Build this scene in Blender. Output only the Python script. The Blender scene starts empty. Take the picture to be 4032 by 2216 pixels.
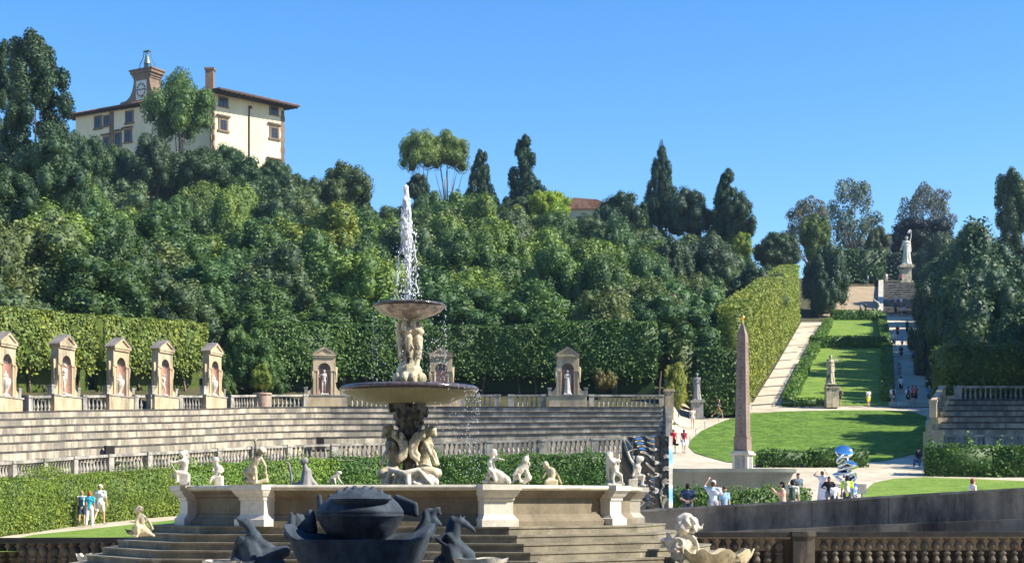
import bpy, bmesh, math, random
import numpy as np
from mathutils import Vector, Matrix
from mathutils.geometry import delaunay_2d_cdt
R = math.radians
random.seed(7); rng = np.random.default_rng(7)
scene = bpy.context.scene
col = scene.collection
# ------------------------------------------------------------------ camera
F, HX, HY = 6025.0, 2016.0, 1980.0     # focal length and horizon measured on the photo, in photo pixels
cam_d = bpy.data.cameras.new('camera'); cam = bpy.data.objects.new('camera', cam_d); col.objects.link(cam)
cam.location = (0, 0, 0); cam.rotation_euler = (R(90), 0, 0)
cam_d.sensor_width = 36; cam_d.lens = 36*F/4032; cam_d.shift_y = (HY-1108)/4032
cam_d.clip_start = 0.5; cam_d.clip_end = 5000
scene.camera = cam
# ------------------------------------------------------------------ sky, sun, exposure
SUN_AZ, SUN_EL = 103.0, 41.0            # azimuth clockwise from +Y
w = bpy.data.worlds.new('World'); scene.world = w; w.use_nodes = True
nt = w.node_tree; nt.nodes.clear()
sky = nt.nodes.new('ShaderNodeTexSky'); sky.sky_type = 'NISHITA'; sky.sun_disc = False
sky.sun_elevation = R(SUN_EL); sky.sun_rotation = R(SUN_AZ); sky.altitude = 60
sky.air_density = 1.0; sky.dust_density = 0.2; sky.ozone_density = 3.0
hs = nt.nodes.new('ShaderNodeHueSaturation'); hs.inputs['Saturation'].default_value = 1.32; hs.inputs['Value'].default_value = 1.22; hs.inputs['Hue'].default_value = .505
bg = nt.nodes.new('ShaderNodeBackground'); bg.inputs['Strength'].default_value = 0.102
wo = nt.nodes.new('ShaderNodeOutputWorld')
nt.links.new(sky.outputs[0], hs.inputs['Color']); nt.links.new(hs.outputs[0], bg.inputs[0]); nt.links.new(bg.outputs[0], wo.inputs[0])
sl = bpy.data.lights.new('sun', 'SUN'); sl.energy = 5.0; sl.angle = R(0.5); sl.color = (1.0, 0.93, 0.80)
so = bpy.data.objects.new('sun', sl); col.objects.link(so)
sd = Vector((math.sin(R(SUN_AZ))*math.cos(R(SUN_EL)), math.cos(R(SUN_AZ))*math.cos(R(SUN_EL)), math.sin(R(SUN_EL))))
so.rotation_euler = sd.to_track_quat('Z', 'Y').to_euler(); so.location = (60, 0, 80)
scene.view_settings.view_transform = 'Standard'; scene.view_settings.look = 'None'
scene.view_settings.exposure = 0.92; scene.view_settings.gamma = 1.0
cy = scene.cycles
cy.max_bounces = 6; cy.diffuse_bounces = 3; cy.glossy_bounces = 3; cy.transmission_bounces = 4; cy.transparent_max_bounces = 4
# ------------------------------------------------------------------ mapping helpers
def W(px, py, D): return Vector(((px-HX)/F*D, D, (HY-py)/F*D))
def X(px, D): return (px-HX)/F*D
def Z(py, D): return (HY-py)/F*D
def PX(x, y): return HX + x/y*F
def sstep(a, b, x):
    t = min(1, max(0, (x-a)/(b-a))); return t*t*(3-2*t)
lerp = lambda a, b, t: a+(b-a)*t
# amphitheatre lines, each station: photo column, distance, photo row
U_px = [-2600, -900, -150, 0, 265, 480, 650, 850, 1000, 1277, 1737, 2235, 2625]
U_D = [60, 78, 90, 94, 100.4, 105.7, 110.0, 115.8, 121, 126, 127.6, 127, 127]
U_y = [1640, 1640, 1632, 1629, 1621, 1618, 1616, 1613, 1608, 1605, 1605, 1605, 1606]
L_px = [-2600, -900, -150, 86, 333, 548, 746, 926, 1178, 1500, 1800, 2450, 2625]
L_D = [48, 60, 73, 80, 88, 93, 98, 103, 109, 112, 113, 114, 114]
L_y = [1860, 1845, 1824, 1812, 1793, 1782, 1772, 1761, 1750, 1743, 1738, 1722, 1720]
def U(px):
    D = np.interp(px, U_px, U_D); return D, Z(np.interp(px, U_px, U_y), D)
def L(px):
    D = np.interp(px, L_px, L_D); return D, Z(np.interp(px, L_px, L_y), D)   # z is the lower rail's top
PATH_D = [46, 60, 66, 80, 95, 110, 142, 227, 236, 262, 270, 300, 340]
PATH_Z = [-1.3, -1.1, -1.1, 0.0, 1.6, 3.5, 8.8, 26.7, 28.6, 37.6, 38.8, 44.0, 45.0]
LV_D = [46, 55, 64, 79, 95, 103, 114, 142]; LV_Z = [-1.6, -1.55, -1.35, -.7, .2, .8, 2.4, 8.8]
R_px = [-600, 300, 1200, 1500, 2000, 2300, 2900, 3150, 5000]; R_z = [44, 41, 40, 37.5, 36.7, 34.4, 31, 28.4, 28.4]
def path_z(D): return float(np.interp(D, PATH_D, PATH_Z))
def valley(px, D): return lerp(float(np.interp(D, LV_D, LV_Z)), path_z(D), sstep(2300, 2650, px))
def terr(px, D):
    m = path_z(D) + (np.interp(px, R_px, R_z)-28.4)*max(0, min(1, (D-142)/93))
    if px < 2700:
        Du, zu = U(min(px, 2600)); Dl, zl = L(min(px, 2600)); zv = valley(px, Dl)
        if D <= Dl: z = valley(px, D)
        elif D < Du: z = lerp(zv, zu-.5, (D-Dl)/(Du-Dl))-.15
        elif D < 235: z = lerp(zu-.03, np.interp(px, R_px, R_z), (D-Du)/(235-Du))
        else: z = np.interp(px, R_px, R_z) + min(5.5, (D-235)*.25)
        m = lerp(z, m, sstep(2610, 2700, px))
    elif px > 3640:
        Dl, Du = 104, 117
        if D <= Dl: z = path_z(D)
        elif D < Du: z = lerp(path_z(Dl), 7.2, (D-Dl)/(Du-Dl))-.15
        elif D < 142: z = lerp(7.75, 8.8, (D-Du)/25)
        else: z = path_z(D)
        m = lerp(m, z, sstep(3660, 3720, px))
    return float(m)
def terr_xy(x, y): return terr(PX(x, y), y)
def hit(px, py, d0=50, d1=300):
    f0 = terr(px, d0)-Z(py, d0); d = d0
    if f0 > 0: return d0
    while d < d1:
        d += 1.0
        f = terr(px, d)-Z(py, d)
        if (f0 < 0) != (f < 0):
            a, b = d-1, d
            for _ in range(20):
                m = (a+b)/2
                if ((terr(px, m)-Z(py, m)) < 0) == (f0 < 0): a = m
                else: b = m
            return (a+b)/2
        f0 = f
    return d1
# ------------------------------------------------------------------ object helpers
def tag(o, label=None, cat=None, group=None, kind=None):
    if label: o['label'] = label
    if cat: o['category'] = cat
    if group: o['group'] = group
    if kind: o['kind'] = kind
    return o
def empty(name, loc=(0, 0, 0), rz=0, parent=None):
    o = bpy.data.objects.new(name, None); col.objects.link(o); o.location = loc; o.rotation_euler = (0, 0, rz)
    o.empty_display_size = .2
    if parent: o.parent = parent
    return o
def copy_tree(o, parent=None, kids={}):
    c = o.copy(); col.objects.link(c)
    if parent: c.parent = parent
    for ch in KIDS.get(o.name, []):
        copy_tree(ch, c)
    return c
KIDS = {}
def link(name, me, mat, parent=None, loc=None, rz=0):
    o = bpy.data.objects.new(name, me); col.objects.link(o)
    if mat and not me.materials: me.materials.append(mat)
    if parent:
        o.parent = parent; KIDS.setdefault(parent.name, []).append(o)
    if loc is not None: o.location = loc
    o.rotation_euler = (0, 0, rz)
    return o
class MB:
    def __init__(s): s.v = []; s.f = []; s.M = Matrix()
    def add(s, vs, fs):
        n = len(s.v); s.v += [tuple(s.M @ Vector(v)) for v in vs]; s.f += [tuple(i+n for i in f) for f in fs]
    def box(s, cx, cy, cz, sx, sy, sz, rz=0, top=1.0):
        c, sn = math.cos(rz), math.sin(rz); vs = []
        for k, z in ((1, -.5), (top, .5)):
            for x, y in ((-.5, -.5), (.5, -.5), (.5, .5), (-.5, .5)):
                a, b = x*sx*k, y*sy*k; vs.append((cx+a*c-b*sn, cy+a*sn+b*c, cz+z*sz))
        s.add(vs, [(0, 3, 2, 1), (4, 5, 6, 7), (0, 1, 5, 4), (1, 2, 6, 5), (2, 3, 7, 6), (3, 0, 4, 7)])
    def rings(s, rs, cap=True, closed=True):
        n = len(rs[0]); vs = [p for r in rs for p in r]; fs = []
        for i in range(len(rs)-1):
            for j in range(n if closed else n-1):
                k = (j+1) % n; fs.append((i*n+j, i*n+k, (i+1)*n+k, (i+1)*n+j))
        if cap and closed: fs += [tuple(range(n))[::-1], tuple((len(rs)-1)*n+i for i in range(n))]
        s.add(vs, fs)
    def lathe(s, prof, cx=0, cy=0, cz=0, n=12, sx=1, sy=1, cap=True, mod=None):
        rs = []
        for r, z in prof:
            rs.append([(cx+(r*(mod(2*math.pi*i/n, z) if mod else 1))*math.cos(2*math.pi*i/n)*sx, cy+(r*(mod(2*math.pi*i/n, z) if mod else 1))*math.sin(2*math.pi*i/n)*sy, cz+z) for i in range(n)])
        s.rings(rs, cap)
    def tube(s, pts, rad, n=6):
        pts = [Vector(p) for p in pts]
        if not hasattr(rad, '__len__'): rad = [rad]*len(pts)
        rs = []
        for i, p in enumerate(pts):
            d = (pts[min(i+1, len(pts)-1)]-pts[max(i-1, 0)]).normalized()
            q = d.to_track_quat('Z', 'Y'); rs.append([tuple(p+q @ Vector((rad[i]*math.cos(2*math.pi*k/n), rad[i]*math.sin(2*math.pi*k/n), 0))) for k in range(n)])
        s.rings(rs)
    def cap(s, p0, p1, r0, r1=None, n=9):      # tapered capsule
        r1 = r0 if r1 is None else r1
        p0, p1 = Vector(p0), Vector(p1); d = p1-p0
        if d.length < 1e-5: d = Vector((0, 0, 1e-3)); p1 = p0+d
        q = d.normalized().to_track_quat('Z', 'Y'); rs = []
        for a in (-80, -50, -20): rs.append((p0, r0*math.cos(R(a)), r0*math.sin(R(a))))
        for a in (20, 50, 80): rs.append((p1, r1*math.cos(R(a)), r1*math.sin(R(a))))
        s.rings([[tuple(p+q @ Vector((r*math.cos(2*math.pi*k/n), r*math.sin(2*math.pi*k/n), h))) for k in range(n)] for p, r, h in rs])
    def ell(s, c, r, n=10, rot=None):          # ellipsoid
        r = (r, r, r) if not hasattr(r, '__len__') else r; rs = []; m = rot or Matrix.Identity(3)
        for a in (-80, -55, -28, 0, 28, 55, 80):
            rs.append([tuple(Vector(c)+m @ Vector((r[0]*math.cos(R(a))*math.cos(2*math.pi*k/n), r[1]*math.cos(R(a))*math.sin(2*math.pi*k/n), r[2]*math.sin(R(a))*1.01))) for k in range(n)])
        s.rings(rs)
    def extr(s, poly, y0, y1):                 # polygon in the x-z plane pushed along y
        n = len(poly); vs = [(x, y0, z) for x, z in poly]+[(x, y1, z) for x, z in poly]
        s.add(vs, [tuple(range(n)), tuple(range(2*n-1, n-1, -1))]+[(i, i+n, (i+1) % n+n, (i+1) % n) for i in range(n)])
    def prism(s, poly, z0, z1):                # polygon in the x-y plane pushed along z
        n = len(poly); vs = [(x, y, z0) for x, y in poly]+[(x, y, z1) for x, y in poly]
        s.add(vs, [tuple(range(n))[::-1], tuple(range(n, 2*n))]+[(i, (i+1) % n, (i+1) % n+n, i+n) for i in range(n)])
    def mesh(s, name, smooth=False):
        me = bpy.data.meshes.new(name); me.from_pydata(s.v, [], s.f)
        bm = bmesh.new(); bm.from_mesh(me); bmesh.ops.recalc_face_normals(bm, faces=bm.faces); bm.to_mesh(me); bm.free()
        if smooth:
            me.polygons.foreach_set('use_smooth', [True]*len(me.polygons))
            if smooth != 'all': me.set_sharp_from_angle(angle=R(40))
        return me
    def build(s, name, mat, parent=None, loc=None, rz=0, smooth=False): return link(name, s.mesh(name, smooth), mat, parent, loc, rz)
def remesh(o, vox, it=2):
    m = o.modifiers.new('remesh', 'REMESH'); m.mode = 'VOXEL'; m.voxel_size = vox; m.use_smooth_shade = True
    if it:
        k = o.modifiers.new('smooth', 'SMOOTH'); k.iterations = it; k.factor = .5
    return o
# ------------------------------------------------------------------ materials
def new_mat(name):
    m = bpy.data.materials.new(name); m.use_nodes = True; t = m.node_tree; t.nodes.clear()
    o = t.nodes.new('ShaderNodeOutputMaterial'); return m, t, o
def N(t, typ, **kw):
    n = t.nodes.new(typ)
    for k, v in kw.items():
        if k in n.inputs: n.inputs[k].default_value = v
        else: setattr(n, k, v)
    return n
def noise(t, scale, det=4, rough=.6, stretch=(1, 1, 1), src='world', off=0):
    g = N(t, 'ShaderNodeNewGeometry') if src == 'world' else N(t, 'ShaderNodeTexCoord')
    mp = N(t, 'ShaderNodeMapping'); mp.inputs['Scale'].default_value = stretch; mp.inputs['Location'].default_value = (off, off*.7, off*.3)
    t.links.new(g.outputs['Position' if src == 'world' else 'Object'], mp.inputs['Vector'])
    n = N(t, 'ShaderNodeTexNoise', Scale=scale, Detail=det, Roughness=rough); t.links.new(mp.outputs[0], n.inputs['Vector']); return n
def ramp(t, src, stops):
    r = N(t, 'ShaderNodeValToRGB'); cr = r.color_ramp
    while len(cr.elements) < len(stops): cr.elements.new(.5)
    for e, (p, c) in zip(cr.elements, stops):
        e.position = p; e.color = (c, c, c, 1) if not hasattr(c, '__len__') else (*c, 1)
    t.links.new(src, r.inputs['Fac']); return r
def mixc(t, fac, a, b, mode='MIX'):
    m = N(t, 'ShaderNodeMix', data_type='RGBA', blend_type=mode)
    for s, v in ((0, fac), (6, a), (7, b)):
        if isinstance(v, bpy.types.NodeSocket): t.links.new(v, m.inputs[s])
        elif s == 0: m.inputs[0].default_value = v
        else: m.inputs[s].default_value = (*v, 1)
    return m.outputs[2]
def stone(name, c1, c2, lo=.42, hi=.58, scale=.8, stretch=(1, 1, .35), rough=.85, bump=.3, fine=9, dirt=None, dlo=.5, dhi=.62, dscale=.5, dstretch=(1, 1, .2), src='world'):
    m, t, o = new_mat(name); p = N(t, 'ShaderNodeBsdfPrincipled', Roughness=rough)
    n1 = noise(t, scale, 6, .65, stretch, src); r1 = ramp(t, n1.outputs[0], [(lo, c1), (hi, c2)])
    n2 = noise(t, fine, 4, .7, (1, 1, 1), src, 5); r2 = ramp(t, n2.outputs[0], [(.3, .8), (.7, 1.12)])
    c = mixc(t, 1.0, r1.outputs[0], r2.outputs[0], 'MULTIPLY')
    if dirt:
        n3 = noise(t, dscale, 7, .7, dstretch, src, 11); r3 = ramp(t, n3.outputs[0], [(dlo, 0), (dhi, 1)])
        c = mixc(t, r3.outputs[0], c, dirt)
    t.links.new(c, p.inputs['Base Color'])
    if bump:
        b = N(t, 'ShaderNodeBump', Strength=bump, Distance=.03); t.links.new(n2.outputs[0], b.inputs['Height']); t.links.new(b.outputs[0], p.inputs['Normal'])
    t.links.new(p.outputs[0], o.inputs[0]); return m
def plain(name, c, rough=.7, metal=0, spec=.5, var=.0):
    m, t, o = new_mat(name); p = N(t, 'ShaderNodeBsdfPrincipled', Roughness=rough, Metallic=metal); p.inputs['Specular IOR Level'].default_value = spec
    n = noise(t, 6, 3, .6, (1, 1, 1), 'obj'); r = ramp(t, n.outputs[0], [(.35, tuple(x*(1-.12-var) for x in c)), (.65, tuple(min(1, x*(1.08+var)) for x in c))])
    t.links.new(r.outputs[0], p.inputs['Base Color']); t.links.new(p.outputs[0], o.inputs[0]); return m
def foliage(name, trans=.22):
    # colour comes from each object's own colour, varied leaf by leaf
    m, t, o = new_mat(name); oi = N(t, 'ShaderNodeObjectInfo'); at = N(t, 'ShaderNodeAttribute', attribute_name='rnd')
    r = ramp(t, at.outputs['Fac'], [(0, (.55, .62, .62)), (.5, (1, 1, 1)), (1, (1.55, 1.35, .95))])
    c = mixc(t, 1.0, oi.outputs['Color'], r.outputs[0], 'MULTIPLY')
    n = noise(t, .35, 3, .6, (1, 1, 1), 'world'); r2 = ramp(t, n.outputs[0], [(.35, (.8, .86, .9)), (.65, (1.3, 1.18, .95))])
    c = mixc(t, 1.0, c, r2.outputs[0], 'MULTIPLY')
    p = N(t, 'ShaderNodeBsdfPrincipled', Roughness=.55); p.inputs['Specular IOR Level'].default_value = .35
    tr = N(t, 'ShaderNodeBsdfTranslucent'); mx = N(t, 'ShaderNodeMixShader'); mx.inputs[0].default_value = trans
    t.links.new(c, p.inputs['Base Color']); t.links.new(c, tr.inputs['Color'])
    t.links.new(p.outputs[0], mx.inputs[1]); t.links.new(tr.outputs[0], mx.inputs[2]); t.links.new(mx.outputs[0], o.inputs[0]); return m
def ground(name, cols, scale=.6, fine=14, rough=.95, bump=.2, dist=.03, fr=(.8, 1.15)):
    m, t, o = new_mat(name); p = N(t, 'ShaderNodeBsdfPrincipled', Roughness=rough); p.inputs['Specular IOR Level'].default_value = .2
    n1 = noise(t, scale, 6, .65); r1 = ramp(t, n1.outputs[0], [(.35+.3*i/(len(cols)-1), c) for i, c in enumerate(cols)])
    n2 = noise(t, fine, 5, .75, off=3); r2 = ramp(t, n2.outputs[0], [(.35, fr[0]), (.65, fr[1])])
    c = mixc(t, 1, r1.outputs[0], r2.outputs[0], 'MULTIPLY'); t.links.new(c, p.inputs['Base Color'])
    b = N(t, 'ShaderNodeBump', Strength=bump, Distance=dist); t.links.new(n2.outputs[0], b.inputs['Height']); t.links.new(b.outputs[0], p.inputs['Normal'])
    t.links.new(p.outputs[0], o.inputs[0]); return m
M = {}
M['earth'] = ground('earth', [(.05, .055, .025), (.09, .08, .04)])
M['gravel'] = ground('gravel', [(.42, .355, .26), (.52, .445, .33), (.60, .52, .40)], .45, 11, bump=.15, fr=(.86, 1.1))
M['dry'] = ground('dry_slope', [(.30, .22, .14), (.40, .31, .20)], .35, 3)
M['lawn'] = ground('lawn', [(.085, .175, .022), (.16, .27, .038)], .5, 1.7, bump=1.0, dist=.3, fr=(.5, 1.35))
M['lawn_fine'] = ground('lawn_fine', [(.12, .20, .03), (.165, .265, .04), (.22, .28, .06)], .7, 5, bump=.6, dist=.1, fr=(.68, 1.25))
M['tier'] = stone('tier_stone', (.23, .20, .15), (.60, .51, .37), .38, .62, 1.4, (1, 1, .22), fine=5, dirt=(.19, .17, .135), dlo=.47, dhi=.60, dscale=.5, dstretch=(1, 1, .25))
M['nosing'] = stone('nosing_stone', (.035, .03, .027), (.10, .09, .075), .4, .6, 1.2)
M['rail'] = stone('rail_stone', (.20, .19, .165), (.46, .42, .35), .42, .6, 1.1, (1, 1, .6))
M['niche'] = stone('aedicula_plaster', (.43, .325, .19), (.60, .48, .30), .4, .6, 1.2, dirt=(.22, .18, .13), dlo=.52, dhi=.66, dscale=.9)
M['niche_in'] = stone('pink_plaster', (.42, .23, .17), (.52, .32, .24), .4, .6, 1.0)
M['slate'] = stone('weathered_roof', (.16, .14, .125), (.27, .24, .21), .4, .6, 3)
M['marble'] = stone('statue_marble', (.52, .47, .38), (.74, .69, .58), .38, .6, 4, (1, 1, .7), rough=.6, bump=.15, fine=22, dirt=(.12, .105, .085), dlo=.55, dhi=.66, dscale=6, dstretch=(1, 1, .4), src='obj')
M['marble_aged'] = stone('aged_marble', (.30, .26, .16), (.70, .60, .40), .38, .58, 2.5, (1, 1, .5), rough=.6, bump=.2, fine=16, dirt=(.04, .04, .035), dlo=.54, dhi=.62, dscale=2.4, dstretch=(1, 1, .6), src='obj')
M['vessel'] = stone('vessel_shade_blue', (.018, .029, .044), (.050, .070, .095), .4, .6, 3, src='obj')  # blue-black tone puts the skylit shade into the stone's colour
M['grey_marble'] = stone('grey_marble', (.22, .22, .21), (.36, .35, .33), .4, .6, 3, src='obj')
M['wet'] = stone('wet_dark_stone', (.02, .024, .024), (.07, .06, .04), .4, .6, 4, (1, 1, .5), rough=.25, bump=.9, fine=12, src='obj')
M['bowl_low'] = stone('mossy_bowl', (.30, .27, .13), (.37, .33, .17), .35, .65, 2, rough=.55, bump=.1, src='obj')
M['bowl_up'] = stone('mottled_bowl', (.22, .18, .15), (.55, .46, .36), .42, .58, 4, rough=.5, bump=.2, src='obj')
M['rim'] = stone('wet_rim', (.05, .042, .045), (.12, .10, .10), .4, .6, 5, rough=.12, bump=.1, src='obj')
M['basin'] = stone('basin_panel', (.15, .12, .078), (.22, .18, .118), .38, .62, 1.2, (1, 1, .6), fine=8)
M['coping'] = stone('coping_stone', (.44, .41, .33), (.60, .55, .43), .4, .6, 1.6, rough=.6)
M['white_stone'] = stone('white_pilaster', (.52, .48, .40), (.66, .62, .52), .35, .6, 2, rough=.6, bump=.08)
M['step'] = stone('step_stone', (.15, .13, .09), (.26, .23, .16), .38, .62, 1.3, (1, 1, 1.2), fine=12, dirt=(.5, .46, .36), dlo=.60, dhi=.70, dscale=.8, dstretch=(1, 1, 1))
M['dark_wall'] = stone('blackened_wall', (.10, .09, .075), (.36, .31, .235), .36, .56, .55, (1, 1, .35), fine=4, bump=.5, dirt=(.014, .015, .017), dlo=.56, dhi=.68, dscale=.22, dstretch=(1, 1, .25))
M['bal_brown'] = stone('lichened_baluster', (.055, .046, .036), (.145, .12, .09), .4, .6, 1.6, (1, 1, .7), fine=8, dirt=(.03, .026, .022), dlo=.47, dhi=.58, dscale=1.0)
M['black_rail'] = stone('black_rail', (.012, .012, .012), (.03, .026, .022), .4, .6, 2)
M['back_wall'] = stone('sandstone_wall', (.11, .085, .055), (.19, .14, .09), .4, .6, 2)
M['villa'] = stone('villa_plaster', (.70, .59, .38), (.82, .71, .49), .35, .65, .25, (1, 1, .4), bump=.1)
M['villa_shade'] = M['villa']
M['sandstone'] = stone('brown_sandstone', (.15, .10, .068), (.22, .155, .10), .4, .6, .8)
M['clock'] = plain('clock_face', (.62, .60, .56), .8)
M['tile'] = stone('roof_tile', (.24, .10, .06), (.38, .20, .13), .4, .6, 1.2, (1, 1, 1), fine=6)
M['eave'] = plain('dark_eave', (.06, .035, .022), .8)
M['glass'] = plain('window_glass', (.02, .028, .04), .15)
M['bell'] = plain('verdigris_bell', (.26, .33, .25), .5, .3)
M['iron'] = plain('blue_iron', (.06, .13, .17), .6)
M['obelisk'] = stone('red_granite', (.20, .14, .11), (.31, .23, .185), .35, .65, 2.5, (1, 1, .5), rough=.7, fine=14, src='obj')
M['gold'] = plain('gilded_ball', (.85, .48, .08), .3, .9)
M['tub'] = stone('grey_granite_tub', (.13, .15, .13), (.21, .225, .195), .38, .62, .7, (1, 1, .6), rough=.6, fine=20)
M['leaf'] = foliage('leaf')
M['core'] = foliage('leaf_core', .0)
M['bark'] = stone('bark', (.10, .07, .05), (.19, .14, .10), .4, .6, 3, (1, 1, .2), src='obj')
M['terracotta'] = stone('terracotta', (.40, .27, .19), (.52, .37, .27), .4, .6, 3, src='obj')
M['dark_slab'] = plain('dark_band', (.10, .085, .07), .9)
def skin_m(c, n): return plain(n, c, .55, spec=.4)
M['skin'] = skin_m((.58, .34, .24), 'skin'); M['skin_dark'] = skin_m((.22, .12, .08), 'skin_dark')
CL = {}
def cloth(c):
    k = tuple(round(x, 3) for x in c)
    if k not in CL: CL[k] = plain('cloth', c, .9, spec=.2, var=.05)
    return CL[k]
m, t, o = new_mat('mirror_steel'); p = N(t, 'ShaderNodeBsdfPrincipled', Metallic=1.0, Roughness=.03); p.inputs['Base Color'].default_value = (.80, .82, .84, 1)
t.links.new(p.outputs[0], o.inputs[0]); M['mirror'] = m
m, t, o = new_mat('water_foam'); p = N(t, 'ShaderNodeBsdfPrincipled', Roughness=.25); p.inputs['Base Color'].default_value = (.93, .95, .98, 1)
tr = N(t, 'ShaderNodeBsdfTranslucent'); tr.inputs[0].default_value = (.93, .95, .98, 1); mx = N(t, 'ShaderNodeMixShader'); mx.inputs[0].default_value = .45
t.links.new(p.outputs[0], mx.inputs[1]); t.links.new(tr.outputs[0], mx.inputs[2]); t.links.new(mx.outputs[0], o.inputs[0]); M['foam'] = m
# ------------------------------------------------------------------ leaves
def leaf_mesh(name, c, nrm, size, core=None, aspect=.62, zc=1.0):
    c = np.asarray(c, float); n = np.asarray(nrm, float); k = len(c)
    n /= (np.linalg.norm(n, axis=1, keepdims=True)+1e-9)
    a = rng.normal(size=(k, 3)); a -= (a*n).sum(1, keepdims=True)*n; a /= np.linalg.norm(a, axis=1, keepdims=True)
    b = np.cross(n, a); s = (np.asarray(size)*np.ones(k))[:, None]
    vs = np.stack([c-a*s*.5, c-b*s*.5*aspect+n*s*.06, c+a*s*.5, c+b*s*.5*aspect+n*s*.06], 1)
    vs[:, :, 2] = c[:, None, 2]+(vs[:, :, 2]-c[:, None, 2])*zc; vs = vs.reshape(-1, 3)
    fs = np.arange(4*k).reshape(-1, 4); rnd = np.repeat(rng.random(k), 4)
    cv, cf = core if core else ([], [])
    nv = len(vs)+len(cv)
    me = bpy.data.meshes.new(name); me.vertices.add(nv)
    allv = np.concatenate([vs, np.array(cv).reshape(-1, 3)]) if len(cv) else vs
    me.vertices.foreach_set('co', allv.ravel())
    cfi = [i+len(vs) for f in cf for i in f]; cl = [len(f) for f in cf]
    li = np.concatenate([fs.ravel(), np.array(cfi, int)]) if cfi else fs.ravel()
    tot = np.concatenate([np.full(k, 4), np.array(cl, int)]) if cl else np.full(k, 4)
    me.loops.add(len(li)); me.loops.foreach_set('vertex_index', li.astype(np.int32))
    me.polygons.add(len(tot)); st = np.concatenate([[0], np.cumsum(tot)[:-1]])
    me.polygons.foreach_set('loop_start', st.astype(np.int32)); me.polygons.foreach_set('loop_total', tot.astype(np.int32))
    at = me.attributes.new('rnd', 'FLOAT', 'POINT'); rr = np.concatenate([rnd, np.full(nv-len(vs), .1)]); at.data.foreach_set('value', rr.astype(np.float32))
    me.update(); me.validate(); me.materials.append(M['leaf']); return me
def blobs_core(cs, rs, k=.78):
    mb = MB()
    for c, r in zip(cs, rs): mb.ell(c, tuple(x*k for x in (r if hasattr(r, '__len__') else (r, r, r))), 7)
    return mb.v, mb.f
# ================================================================== GROUND
mb = MB(); mb.box(0, 200, -2.75, 960, 520, .6)
tag(mb.build('courtyard_ground', M['gravel']), kind='structure')
mb = MB(); pxs = list(range(-2600, 6600, 60)); pxs += [2610, 2625, 2640, 2655, 2670, 2685, 2700, 3645, 3675, 3705]; pxs = sorted(set(pxs))
Ds = [0, 60, 63, 66, 70, 73, 76, 80, 84, 88, 91, 95, 98, 101, 104, 107, 110, 112, 114, 117, 120, 124, 127, 130, 135, 142, 150, 160, 172, 185, 200, 214, 227, 231, 236, 245, 253, 262, 270, 285, 300, 340, 420]
def d_start(px): return 53.5+4.0*sstep(2200, 2500, px)
n = len(Ds)
for px in pxs:
    for D in Ds:
        d = D or d_start(px); mb.v.append((X(px, d), d, terr(px, d)))
    d = d_start(px); mb.v.append((X(px, d), d, -3))
for i in range(len(pxs)-1):
    a, b = i*(n+1), (i+1)*(n+1)
    for j in range(n-1): mb.f.append((a+j, b+j, b+j+1, a+j+1))
    mb.f.append((a+n, b+n, b, a))
tag(mb.build('hillside_terrain', M['earth'], smooth=True), kind='structure')
def in_poly(x, y, P):
    c = False; j = len(P)-1
    for i in range(len(P)):
        if (P[i][1] > y) != (P[j][1] > y) and x < (P[j][0]-P[i][0])*(y-P[i][1])/(P[j][1]-P[i][1])+P[i][0]: c = not c
        j = i
    return c
def drape(name, poly, mat, lift, step=1.6, kind='structure', d0=53):
    """a sheet lying on the terrain inside an outline given where it stands (photo columns and rows fix the ground points)"""
    P = []
    for i, (a, b) in enumerate(poly):
        c, d = poly[(i+1) % len(poly)]; k = max(1, int(math.hypot(c-a, d-b)/60))
        P += [(lerp(a, c, t/k), lerp(b, d, t/k)) for t in range(k)]
    Q = []
    for a, b in P:
        D = hit(a, b, d0); Q.append((X(a, D), D))
    xs = [q[0] for q in Q]; ys = [q[1] for q in Q]; pts = [Vector(q) for q in Q]
    x = min(xs)
    while x < max(xs):
        y = min(ys)
        while y < max(ys):
            if in_poly(x, y, Q) and min((Vector((x, y))-q).length for q in pts[:len(Q)]) > step*.5: pts.append(Vector((x, y)))
            y += step
        x += step
    vo, eo, fo, *_ = delaunay_2d_cdt(pts, [], [list(range(len(Q)))], 1, 1e-4)
    m_ = MB(); m_.v = [(v.x, v.y, terr_xy(v.x, v.y)+lift) for v in vo]; m_.f = [tuple(f) for f in fo]
    o = m_.build(name, mat, smooth='all')
    for p in o.data.polygons: pass
    return tag(o, kind=kind)
def strip(name, px0, px1, Ds, mat, lift):
    m_ = MB(); pp = np.arange(px0, px1+1, 40)
    for a in pp:
        for D in Ds: m_.v.append((X(a, D), D, terr(a, D)+lift))
    k = len(Ds)
    for i in range(len(pp)-1):
        for j in range(k-1): m_.f.append((i*k+j, (i+1)*k+j, (i+1)*k+j+1, i*k+j+1))
    return tag(m_.build(name, mat, smooth='all'), kind='structure')
strip('gravel_floor', -1800, 2600, [54, 57, 60, 63, 66, 70, 73, 76, 79], M['gravel'], .03)
strip('gravel_court', 1000, 4600, [58, 60, 63, 66, 70, 73, 76, 80, 84, 88, 91, 95, 98, 101, 103], M['gravel'], .05)
strip('gravel_walk', 2640, 3720, [103, 104, 107, 110, 112, 114, 117, 120, 124, 127, 130, 135, 142, 145], M['gravel'], .05)
drape('left_lawn', [(-300, 2190), (0, 2140), (130, 2110), (330, 2090), (450, 2076), (690, 2050), (1000, 2036), (1300, 2030), (1300, 2080), (700, 2120), (200, 2160), (-300, 2230)], M['lawn_fine'], .07, 1.2, d0=48)
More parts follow.
